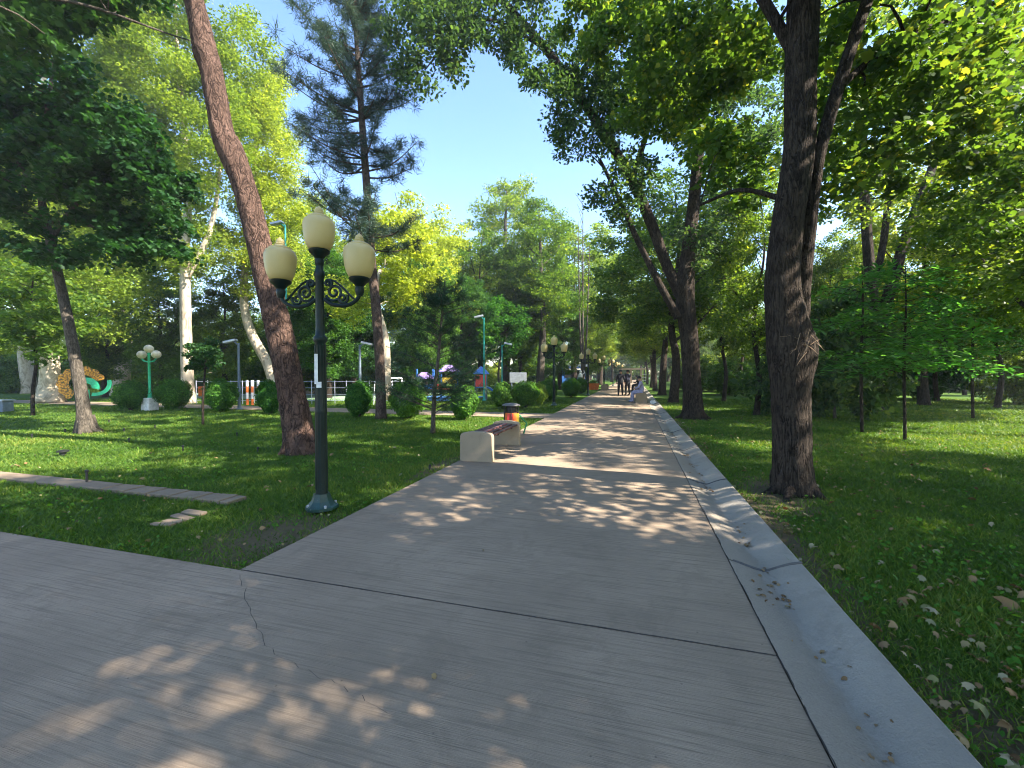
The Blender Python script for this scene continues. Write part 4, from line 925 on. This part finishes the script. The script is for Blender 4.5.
# litter bin
r = empty('litter_bin', (-2.84, 9.9, -.0), 'litter bin with a dark roof and red and yellow drum behind the bench', 'litter bin', rz=YAW)
m_ = MB(); m_.lathe([(.165, .02), (.18, .04), (.18, .56), (.17, .57)], 24); m_.build('drum', 'orange', r, True)
m_ = MB(); m_.prism([(.11, .1), (.19, .1), (.19, .55), (.11, .55)], -.12, .07); m_.build('yellow_panel', 'yellow', r)
m_ = MB(); m_.prism([(-.1, .2), (.05, .2), (.05, .55), (-.1, .55)], -.188, -.1); m_.build('red_panel', 'red', r)
m_ = MB(); m_.lathe([(.16, .57), (.185, .575), (.185, .59), (.14, .592)], 20); m_.build('rim', 'black', r, True)
for k in range(6):
    a = R(30+60*k); m_ = MB(); m_.tube([(.19*math.cos(a), .2*math.sin(a), 0), (.19*math.cos(a), .19*math.sin(a), .735)], .013, 8); m_.build('post', 'black', r, True)
m_ = MB(); m_.lathe([(.13, .595), (.13, .70), (.1, .72)], 16); m_.build('hopper', 'black', r, True)
m_ = MB(); m_.lathe([(.22, .73), (.225, .74), (.22, .755), (.15, .785), (.03, .8)], 24); m_.build('roof', 'bin_roof', r, True)
m_ = MB(); m_.tube([(.2, .05, .5), (.3, .05, .38), (.38, .04, .3), (.3, 0, .05)], .02, 7); m_.build('handle', 'signal_green', r, True)

# ================================================================== poles
def flood(px, yb, ytop, d, col, label, arm=-12, w=.06):
    b0 = GD(px, d); top = P(px, ytop, d)[2]; r = empty('floodlight_pole', b0, label, 'light pole')
    m_ = MB(); m_.lathe([(w*2, 0), (w*2, .04), (w*1.3, .06), (w, .3), (w*.7, top)], 12); m_.build('pole', col, r, True)
    m_ = MB(); s = arm/F*d; e = s*rgt; m_.tube([(0, 0, top-.1), (e[0]*.5, e[1]*.5, top+.05), (e[0], e[1], top+.08)], w*.5, 8); m_.build('arm', col, r, True)
    m_ = MB(); m_.cham(-.26, .26, -.13, .13, 0, .09, .02); o = m_.build('lamp_head', 'steel', r); o.location = (e[0], e[1], top+.03); o.rotation_euler = (0, R(12)*(1 if arm > 0 else -1), YAW)
flood(287, 400, 226, 19, 'teal', 'tall teal floodlight pole behind the near lamp and leaning trunk', -8, .05)
flood(484, 400, 318, 24, 'teal', 'thin teal pole beside the red and blue slide', -5, .06)
flood(502, 395, 345, 27, 'teal', 'short teal pole right of the thin teal pole', 6, .05)
flood(239, 408, 343, 18, 'greypaint', 'grey-blue camera pole beside the clipped bush', -8, .06)
flood(360, 408, 345, 20, 'greypaint', 'grey floodlight pole left of the slender pine', 7, .07)

# sprinkler stakes
SK = [(63, 455, .1), (87, 484, .16), (129, 443, .07), (109, 423, .06), (32, 438, .06), (124, 432, .06), (183, 451, .08), (65, 432, .05), (258, 452, .06), (237, 436, .05), (430, 470, .05), (155, 428, .05)]
for i, (px, y, h_) in enumerate(SK):
    p = G(px, y, -.02); r = None
    m_ = MB(); m_.lathe([(.016, 0), (.014, h_), (.022, h_+.005), (.022, h_+.03), (.012, h_+.04)] if i else [(.05, 0), (.05, .05), (.09, .06), (.09, .085), (.03, .1)], 10)
    o = m_.build('sprinkler', 'black', None, True); o.location = tuple(p)
    tag(o, {0: 'squat black valve cap in the left lawn above the slab strip', 1: 'tallest thin black stake right beside the pale slab strip'}.get(i, 'small black sprinkler stake in the left lawn'), 'sprinkler', None if i < 2 else 'small sprinkler stakes in the left lawn')

# ================================================================== playground and far things on the left
# round sculpture of orange fan and green crescents
b0 = GD(88, 20.5); r = empty('fan_sculpture', b0, 'orange mosaic fan sculpture with green crescents behind the slanted grey trunk', 'sculpture', rz=YAW+R(35), s=.62)
pm = 20.5/F/math.cos(R(40))
m_ = MB(); m_.lathe([(.12, 0), (.1, .1), (.07, 1.2)], 10); m_.build('post', 'lime', r, True)
def fan(x, z, r0, r1, a0, a1, y0, y1, n=20, wav=0):
    o_ = [(x+(r1*(1+wav*math.cos(a*14)))*math.cos(a), z+(r1*(1+wav*math.cos(a*14)))*math.sin(a)) for a in np.linspace(a0, a1, n)]+[(x+r0*math.cos(a), z+r0*math.sin(a)) for a in np.linspace(a1, a0, n)]
    return MB().prism(o_, y0, y1)
fan(-.35, 1.65, .72, 1.35, R(15), R(240), -.05, .05, 40, .04).build('orange_fan', 'mosaic', r)
fan(-.1, 1.4, .3, .75, R(-15), R(140), -.09, -.05+.0, 20).build('green_crescent', 'lime', r)
fan(.35, 1.7, .75, 1.0, R(-100), R(15), -.08, .04, 20).build('green_tail', 'lime', r)
fan(-.3, 1.4, .05, .4, R(150), R(300), -.05, .05, 16).build('orange_lobe', 'mosaic', r)
# long pale wall far left
def wall(name, p0, p1, h_, mat, label, th=.2, cat='wall'):
    p0, p1 = np.array(p0), np.array(p1); L = np.linalg.norm(p1-p0); a = math.atan2(p1[1]-p0[1], p1[0]-p0[0])
    r = empty(name, (p0[0], p0[1], 0), label, cat, rz=a); m_ = MB(); m_.box(0, L, -th/2, th/2, -.2, h_); m_.build('panel', mat, r)
    m_ = MB(); m_.box(-.03, L+.03, -th/2-.04, th/2+.04, h_+.001, h_+.1); m_.build('coping', 'conc_plain', r)
    for i in range(int(L/4)):
        m_ = MB(); m_.box(i*4-.2, i*4+.2, -th/2-.07, th/2+.07, -.2, h_-.003); m_.build('pier', mat, r)
wall('boundary_wall', GD(-80, 40), GD(330, 44), 1.6, 'wall', 'long pale boundary wall behind the left lawn')
# white court fence
def fence(px0, px1, d, h_, label, n, rails, mat='white'):
    p0, p1 = GD(px0, d), GD(px1, d); L = np.linalg.norm(p1-p0); a = math.atan2(p1[1]-p0[1], p1[0]-p0[0])
    r = empty('court_fence', p0, label, 'fence', rz=a)
    for i in range(n+1):
        m_ = MB(); m_.lathe([(.02, -.1), (.02, h_), (.01, h_+.03)], 8, at=(L*i/n, 0, 0)); m_.build('post', mat, r, True)
    for z in rails:
        m_ = MB(); m_.tube([(0, 0, z), (L, 0, z)], .013, 6); m_.build('rail', mat, r, True)
    return r
fence(196, 404, 21.5, 1.15, 'low white pipe fence round the sports court', 18, (.15, .45, .8, 1.12), 'steel')
r = empty('goal_frame', GD(393, 20.6), 'white pipe goal frame left of the young pine', 'goal frame', rz=YAW+R(50))
for x in (-.5, .5):
    m_ = MB(); m_.tube([(x, 0, -.02), (x, 0, 1.3)], .035, 8); m_.build('post', 'white', r, True)
m_ = MB(); m_.tube([(-.5, 0, 1.3), (.5, 0, 1.3)], .035, 8); m_.tube([(-.5, .8, 1.1), (.5, .8, 1.1)], .03, 8); m_.build('crossbar', 'white', r, True)
for x in (-.5, .5):
    m_ = MB(); m_.tube([(x, 0, 1.3), (x, .8, 1.1), (x, .9, 0)], .025, 8); m_.build('brace', 'white', r, True)
pc = GD(300, 30); slab('court', [(pc[0]-10, pc[0]+8, 20.5, 33)], -.1, -.012, 'court', 'pale green sports court surface'); slab('court_marking', [(-13.5, -9.5, 22, 27)], -.01, -.006, 'courtblue', 'blue zone of the sports court')
# red and white barrier posts beyond bush
for i, px in enumerate((247, 252, 258)):
    b0 = GD(px, 20.6); r = empty('barrier_post', b0, 'orange and white barrier post beside the leaning trunk', 'post', 'orange and white barrier posts')
    for k in range(4):
        m_ = MB(); m_.lathe([(.06, .3*k+.001), (.06, .3*k+.299)], 10); m_.build('band', ['orange', 'white'][k % 2], r, True)
# orange sign box near sapling
b0 = GD(202, 19); r = empty('notice_box', b0, 'small orange notice box on a post behind the sapling', 'notice box', rz=YAW)
m_ = MB(); m_.tube([(0, 0, 0), (0, 0, .55)], .03, 8); m_.build('post', 'black', r, True); m_ = MB(); m_.cham(-.15, .15, -.06, .06, .5, .95, .015); m_.build('box', 'orange', r)
# lilac electrical box left edge
b0 = GD(-3, 17); r = empty('cabinet', b0, 'grey utility cabinet at the left edge of the footpath', 'cabinet', rz=YAW)
m_ = MB(); m_.cham(-.3, .42, -.2, .2, 0, .42, .02); m_.build('body', 'greypaint', r); m_ = MB(); m_.cham(-.34, .46, -.24, .24, .42, .47, .015); m_.build('lid', 'steel', r)

# play tower
b0 = GD(437, 26); r = empty('play_tower', b0, 'play tower with purple roofs and yellow rail behind the young pine', 'play tower', rz=YAW+R(15), s=.75)
for x in (-1.6, -.3, .3, 1.6):
    for y in (-.6, .6):
        m_ = MB(); m_.lathe([(.05, 0), (.05, 2.4)], 8, at=(x, y, 0)); m_.build('post', 'blue', r, True)
for x, z, mt in ((-1.0, 1.6, 'purple'), (.95, 2.2, 'purple')):
    m_ = MB(); m_.add([(x-.85, -.8, z), (x+.85, -.8, z), (x+.85, .8, z), (x-.85, .8, z), (x-.25, 0, z+.55), (x+.25, 0, z+.55)], [(0, 1, 5, 4), (1, 2, 5), (2, 3, 4, 5), (3, 0, 4), (3, 2, 1, 0)]); m_.build('roof', mt, r)
m_ = MB(); m_.box(.35, 1.55, -.64, -.6, 1.25, 1.7); m_.build('yellow_panel', 'yellow', r)
m_ = MB(); m_.box(-1.55, -.35, -.64, -.6, .8, 1.15); m_.build('blue_panel', 'blue', r)
m_ = MB(); m_.box(-1.6, 1.6, -.6, .6, .75, .8); m_.build('deck', 'red', r)
m_ = MB(); m_.box(-.3, .3, -.64, -.6, .8, 1.2); m_.build('red_panel', 'red', r)
b0 = GD(481, 25); r = empty('slide', b0, 'red and blue slide under the thin teal pole', 'slide', rz=YAW)
for x in (-.3, .3):
    for y in (-.35, .35):
        m_ = MB(); m_.lathe([(.05, 0), (.05, 1.5)], 8, at=(x, y, 0)); m_.build('post', 'greypaint', r, True)
m_ = MB(); m_.box(-.35, .35, -.4, .4, .7, .76); m_.build('deck', 'blue', r)
m_ = MB(); m_.cham(-.3, .3, -.42, -.36, .77, 1.45, .02); m_.build('front_panel', 'red', r)
m_ = MB(); pr = [(.3, .78), (.55, .7), (.9, .4), (1.15, .2), (1.35, .18), (1.35, .12), (1.1, .13), (.85, .32), (.5, .62), (.3, .7)]
m_.prism(pr, -.3, .3); m_.build('chute', 'blue', r)
m_ = MB(); m_.lathe([(.5, 1.5), (.3, 1.75), (.02, 1.95)], 12); m_.build('roof', 'blue', r)
b0 = GD(518, 30); r = empty('notice_board', b0, 'pale grey notice board above the clipped bushes', 'notice board', rz=YAW)
for x in (-.45, .45):
    m_ = MB(); m_.tube([(x, 0, 0), (x, 0, 1.4)], .04, 8); m_.build('post', 'greypaint', r, True)
m_ = MB(); m_.cham(-.6, .6, -.04, .04, .9, 1.6, .02); m_.build('board', 'steel', r)

# kiosk, white statue, orange planter down the path
b0 = GD(572, 47); r = empty('kiosk', b0, 'dark blue kiosk beyond the second lamp post', 'kiosk', rz=YAW)
m_ = MB(); m_.box(-1.3, 1.3, -1, 1, 0, 2.3); m_.build('body', 'blue', r)
m_ = MB(); m_.box(-1.5, 1.5, -1.2, 1.1, 2.3, 2.55); m_.build('roof', 'greypaint', r)
m_ = MB(); m_.box(-.9, .9, -1.03, -1.002, 1.1, 1.9); m_.build('window', 'glassdark', r)
m_ = MB(); m_.box(-1.0, 1.0, -1.25, -1.003, 1.95, 2.1); m_.build('awning', 'white', r)
b0 = GD(580.5, 39); r = empty('statue', b0, 'slim white statue on a plinth right of the kiosk', 'statue', rz=YAW)
m_ = MB(); m_.cham(-.3, .3, -.3, .3, 0, .5, .03); m_.build('plinth', 'white', r)
m_ = MB(); m_.lathe([(.22, .5), (.2, .7), (.15, 1.0), (.2, 1.3), (.17, 1.5), (.06, 1.58), (.1, 1.65), (.11, 1.75), (.06, 1.85), (.01, 1.87)], 12)
m_.tube([(.15, 0, 1.45), (.35, -.05, 1.6), (.3, -.05, 1.85)], [.06, .045, .03], 8); m_.build('figure', 'white', r, True)
b0 = GD(593, 41); r = empty('planter', b0, 'orange planter box before the third lamp post', 'planter', rz=YAW)
m_ = MB(); m_.add([(-.45, -.3, 0), (.45, -.3, 0), (.45, .3, 0), (-.45, .3, 0), (-.55, -.38, .6), (.55, -.38, .6), (.55, .38, .6), (-.55, .38, .6), (-.48, -.31, .6), (.48, -.31, .6), (.48, .31, .6), (-.48, .31, .6), (-.48, -.31, .52), (.48, -.31, .52), (.48, .31, .52), (-.48, .31, .52)],
   [(0, 3, 2, 1), (0, 1, 5, 4), (1, 2, 6, 5), (2, 3, 7, 6), (3, 0, 4, 7), (4, 5, 9, 8), (5, 6, 10, 9), (6, 7, 11, 10), (7, 4, 8, 11), (8, 9, 13, 12), (9, 10, 14, 13), (10, 11, 15, 14), (11, 8, 12, 15), (12, 13, 14, 15)]); m_.build('box', 'orange', r)
g = np.random.default_rng(9); C = g.normal(0, 1, (600, 3))*[.22, .14, .1]+[0, 0, .68]; V, k, tn = leaves('p', C, .09, 'oval', g); link('foliage', fast_mesh('foliage', V, k, tn), 'leaf_bush', r)
# white gate structure at the end of the path
b0 = GD(636, 70); r = empty('gateway', b0, 'pale low gateway closing the end of the path', 'gateway')
for x in (-2.4, -.8, .8, 2.4):
    m_ = MB(); m_.box(x-.15, x+.15, -.2, .2, 0, 2.2); m_.build('pillar', 'conc_plain', r)
m_ = MB(); m_.box(-2.7, 2.7, -.25, .25, 2.2, 2.45); m_.build('lintel', 'conc_plain', r)
for z in (.4, .9, 1.4):
    m_ = MB(); m_.box(.95, 2.25, -.05, .05, z, z+.12); m_.build('rail', 'wall', r)

# white pavilion and road at the right
p = GD(955, 46); slabp = GD(1024, 40)
slab('road', [(14, 75, 48, 54)], -.15, -.02, 'conc_plain', 'pale road beyond the right wood')
b0 = GD(1008, 40); r = empty('pavilion', b0, 'low white pavilion with dark windows between trunks at the right edge', 'pavilion', rz=YAW+R(-8))
m_ = MB(); m_.box(-3.4, 6, -1.8, 1.8, 0, .7); m_.build('plinth_wall', 'black', r)
m_ = MB(); m_.box(-3.3, 5.9, -1.7, 1.7, .7, 2.05); m_.build('window_band', 'glassdark', r)
for i in range(9):
    m_ = MB(); x = -3.4+i*1.15; m_.box(x-.06, x+.06, -1.84, -1.705, .705, 2.045); m_.build('mullion', 'white', r)
m_ = MB(); m_.box(-3.8, 6.4, -2.3, 2.2, 2.05, 2.35); m_.build('roof', 'white', r)
m_ = MB(); m_.box(-3.6, -1.5, -1.95, -1.86, 1.45, 2.0); m_.build('sign_panel', 'wall', r)

# ================================================================== people
def person(name, loc, rz, joints, edges, label, mats, zones, hair=None, cat='person'):
    """joints: name -> (x,y,z,r); facing -Y before rotation"""
    nm = list(joints); V = [joints[k][:3] for k in nm]; E = [(nm.index(a), nm.index(b_)) for a, b_ in edges]
    me = bpy.data.meshes.new('body'); me.from_pydata(V, E, []); me.update(); o = bpy.data.objects.new('tmp', me); COL.objects.link(o)
    sk = o.modifiers.new('s', 'SKIN'); 
    if not me.skin_vertices: me.attributes  # created by the modifier on evaluation
    bm_layer = me.skin_vertices[0].data if me.skin_vertices else None
    if bm_layer is None:
        import bmesh
        bm = bmesh.new(); bm.from_mesh(me); bm.verts.layers.skin.verify(); bm.to_mesh(me); bm.free(); bm_layer = me.skin_vertices[0].data
    for i, k in enumerate(nm): bm_layer[i].radius = tuple((1.0 if 'head' in k or k in ('crown', 'neck') else 1.32)*q for q in (joints[k][3], joints[k][3]*(joints[k][4] if len(joints[k]) > 4 else 1))); bm_layer[i].use_root = (k == 'pelvis')
    sk.use_smooth_shade = True; ss = o.modifiers.new('u', 'SUBSURF'); ss.levels = 2; ss.render_levels = 2
    dg = bpy.context.evaluated_depsgraph_get(); dg.update(); me2 = bpy.data.meshes.new_from_object(o.evaluated_get(dg)); bpy.data.objects.remove(o)
    me2.name = 'body'; me2.materials.clear()
    r = empty('person', loc, label, 'person', rz=rz)
    b_ = link('body', me2, mats, r, True)
    for pl in me2.polygons: pl.material_index = zones(pl.center)
    if hair:
        hd = joints['head']; m_ = MB(); hr = hd[3]*1.22
        m_.lathe([(hr*math.cos(t_)+.001, hr*1.1*math.sin(t_)) for t_ in np.linspace(-.1, 1.57, 8)], 16, at=(hd[0], hd[1]+.018, hd[2]+.015)); m_.build('hair', 'hair', r, True)
    return r
def standing(arm='down', h=1.0):
    j = {'pelvis': (0, 0, .95, .14, .8), 'waist': (0, 0, 1.1, .13, .75), 'chest': (0, -.01, 1.32, .165, .65), 'neck': (0, 0, 1.49, .055), 'headlow': (0, -.015, 1.56, .075), 'head': (0, -.01, 1.66, .095), 'crown': (0, 0, 1.75, .06),
         'hipL': (.1, 0, .88, .1), 'kneeL': (.13, -.03, .5, .068), 'ankL': (.14, .02, .09, .045), 'toeL': (.15, -.14, .035, .04), 'hipR': (-.1, 0, .88, .1), 'kneeR': (-.12, .02, .5, .068), 'ankR': (-.13, .06, .09, .045), 'toeR': (-.14, -.1, .035, .04),
         'shL': (.19, 0, 1.42, .065), 'shR': (-.19, 0, 1.42, .065)}
    if arm == 'phone': j.update({'elL': (.26, -.2, 1.22, .045), 'wrL': (.16, -.4, 1.4, .032), 'haL': (.14, -.45, 1.46, .03), 'elR': (-.26, -.18, 1.2, .045), 'wrR': (-.12, -.38, 1.38, .032), 'haR': (-.1, -.43, 1.44, .03)})
    else: j.update({'elL': (.26, .02, 1.14, .045), 'wrL': (.25, -.08, .9, .032), 'haL': (.25, -.12, .81, .034), 'elR': (-.27, .02, 1.14, .045), 'wrR': (-.25, -.1, .92, .032), 'haR': (-.23, -.16, .85, .034)})
    e = [('pelvis', 'waist'), ('waist', 'chest'), ('chest', 'neck'), ('neck', 'headlow'), ('headlow', 'head'), ('head', 'crown'), ('pelvis', 'hipL'), ('hipL', 'kneeL'), ('kneeL', 'ankL'), ('ankL', 'toeL'), ('pelvis', 'hipR'), ('hipR', 'kneeR'), ('kneeR', 'ankR'), ('ankR', 'toeR'),
         ('chest', 'shL'), ('shL', 'elL'), ('elL', 'wrL'), ('wrL', 'haL'), ('chest', 'shR'), ('shR', 'elR'), ('elR', 'wrR'), ('wrR', 'haR')]
    return j, e
def zstand(c_):
    if c_.z > 1.5: return 0
    if c_.z > .98: return 1 if not (abs(c_.x) < .2 and c_.y < -.36) else 0
    if abs(c_.x) > .19 and c_.z > .74 and c_.z < .93: return 0
    return 2 if c_.z > .07 else 3
j, e = standing('down'); p = G(620.5, 395.5)
person('person', p, YAW+R(165), j, e, 'person in black seen from behind on the path, left one of the pair', ['skin', 'cloth_black', 'cloth_black', 'hair'], zstand, True)
j, e = standing('phone'); p = G(627.5, 395.3)
person('person', p, YAW+R(200), j, e, 'person in dark navy with raised hands on the path, right one of the pair', ['skin', 'cloth_navy', 'cloth_black', 'hair'], zstand, True)
def sitting():
    j = {'pelvis': (0, .05, .6, .15, .8), 'waist': (0, .04, .76, .13, .8), 'chest': (0, -.02, .98, .16, .7), 'neck': (0, -.07, 1.15, .055), 'headlow': (0, -.11, 1.2, .075), 'head': (0, -.13, 1.29, .095), 'crown': (0, -.12, 1.38, .06),
         'hipL': (.1, -.02, .57, .11), 'kneeL': (.12, -.42, .56, .085), 'ankL': (.12, -.42, .1, .055), 'toeL': (.12, -.58, .04, .042), 'hipR': (-.1, -.02, .57, .11), 'kneeR': (-.1, -.44, .57, .085), 'ankR': (-.08, -.5, .1, .055), 'toeR': (-.08, -.66, .04, .042),
         'shL': (.18, -.02, 1.07, .065), 'shR': (-.18, -.02, 1.07, .065), 'elL': (.24, -.14, .83, .045), 'wrL': (.1, -.34, .76, .033), 'haL': (.06, -.4, .78, .032), 'elR': (-.24, -.14, .83, .045), 'wrR': (-.1, -.34, .76, .033), 'haR': (-.05, -.4, .78, .032)}
    return j, standing()[1]
j, e = sitting()
def zsit(c_):
    if c_.z > 1.14: return 0
    if c_.z > .7 and c_.y < -.33: return 0
    if c_.z > .68: return 1
    return 2 if c_.z > .08 else 3
person('person', (.42, BR[1]+.45, -.03), R(-90), j, e, 'person in lavender sitting on the bench at the gutter, facing the path', ['skin', 'cloth_lavender', 'cloth_lavender', 'hair'], zsit, True)
person('person', (.42, BR[1]+15.5, -.03), R(-90), j, e, 'person in black sitting on the farther gutter bench', ['skin', 'cloth_black', 'cloth_black', 'hair'], zsit, True)
# shopping bag beside the bench
p = np.array([.93, BR[1]+.2, 0]); r = empty('shopping_bag', (1.0, BR[1]+.1, -.06), 'white bag on the ground beside the sitter\'s bench', 'bag', s=.8)
m_ = MB(); m_.add([(-.18, -.1, 0), (.18, -.1, 0), (.18, .1, 0), (-.18, .1, 0), (-.2, -.07, .15), (.2, -.06, .15), (.2, .07, .15), (-.2, .06, .15), (-.13, -.02, .24), (.12, -.02, .25), (.12, .02, .25), (-.13, .02, .24)],
   [(3, 2, 1, 0), (0, 1, 5, 4), (1, 2, 6, 5), (2, 3, 7, 6), (3, 0, 4, 7), (4, 5, 9, 8), (5, 6, 10, 9), (6, 7, 11, 10), (7, 4, 8, 11), (8, 9, 10, 11)]); m_.build('body', 'white', r, False, .02)
m_ = MB(); m_.tube([(-.08, 0, .24), (-.05, 0, .34), (.05, 0, .34), (.08, 0, .24)], .008, 6); m_.build('handle', 'white', r, True)
for o in bpy.data.objects:
    if 'H' in o: del o['H']

# thin summer haze: pale even air round the whole park
m_ = MB(); m_.box(-180, 180, -60, 175, -1.25, 32)
hz = m_.build('haze', None); tag(hz, 'thin pale summer haze in the air between the trees', None, None, 'stuff')
hm = bpy.data.materials.new('haze'); hm.use_nodes = True; ht = hm.node_tree; ht.nodes.clear()
ho = ht.nodes.new('ShaderNodeOutputMaterial'); hv = ht.nodes.new('ShaderNodeVolumePrincipled'); hv.inputs['Color'].default_value = (.86, .92, 1, 1); hv.inputs['Density'].default_value = HAZE; hv.inputs['Anisotropy'].default_value = .25
ht.links.new(hv.outputs[0], ho.inputs['Volume']); hz.data.materials.append(hm)
c.volume_bounces = 0; c.volume_step_rate = 4; c.volume_max_steps = 64
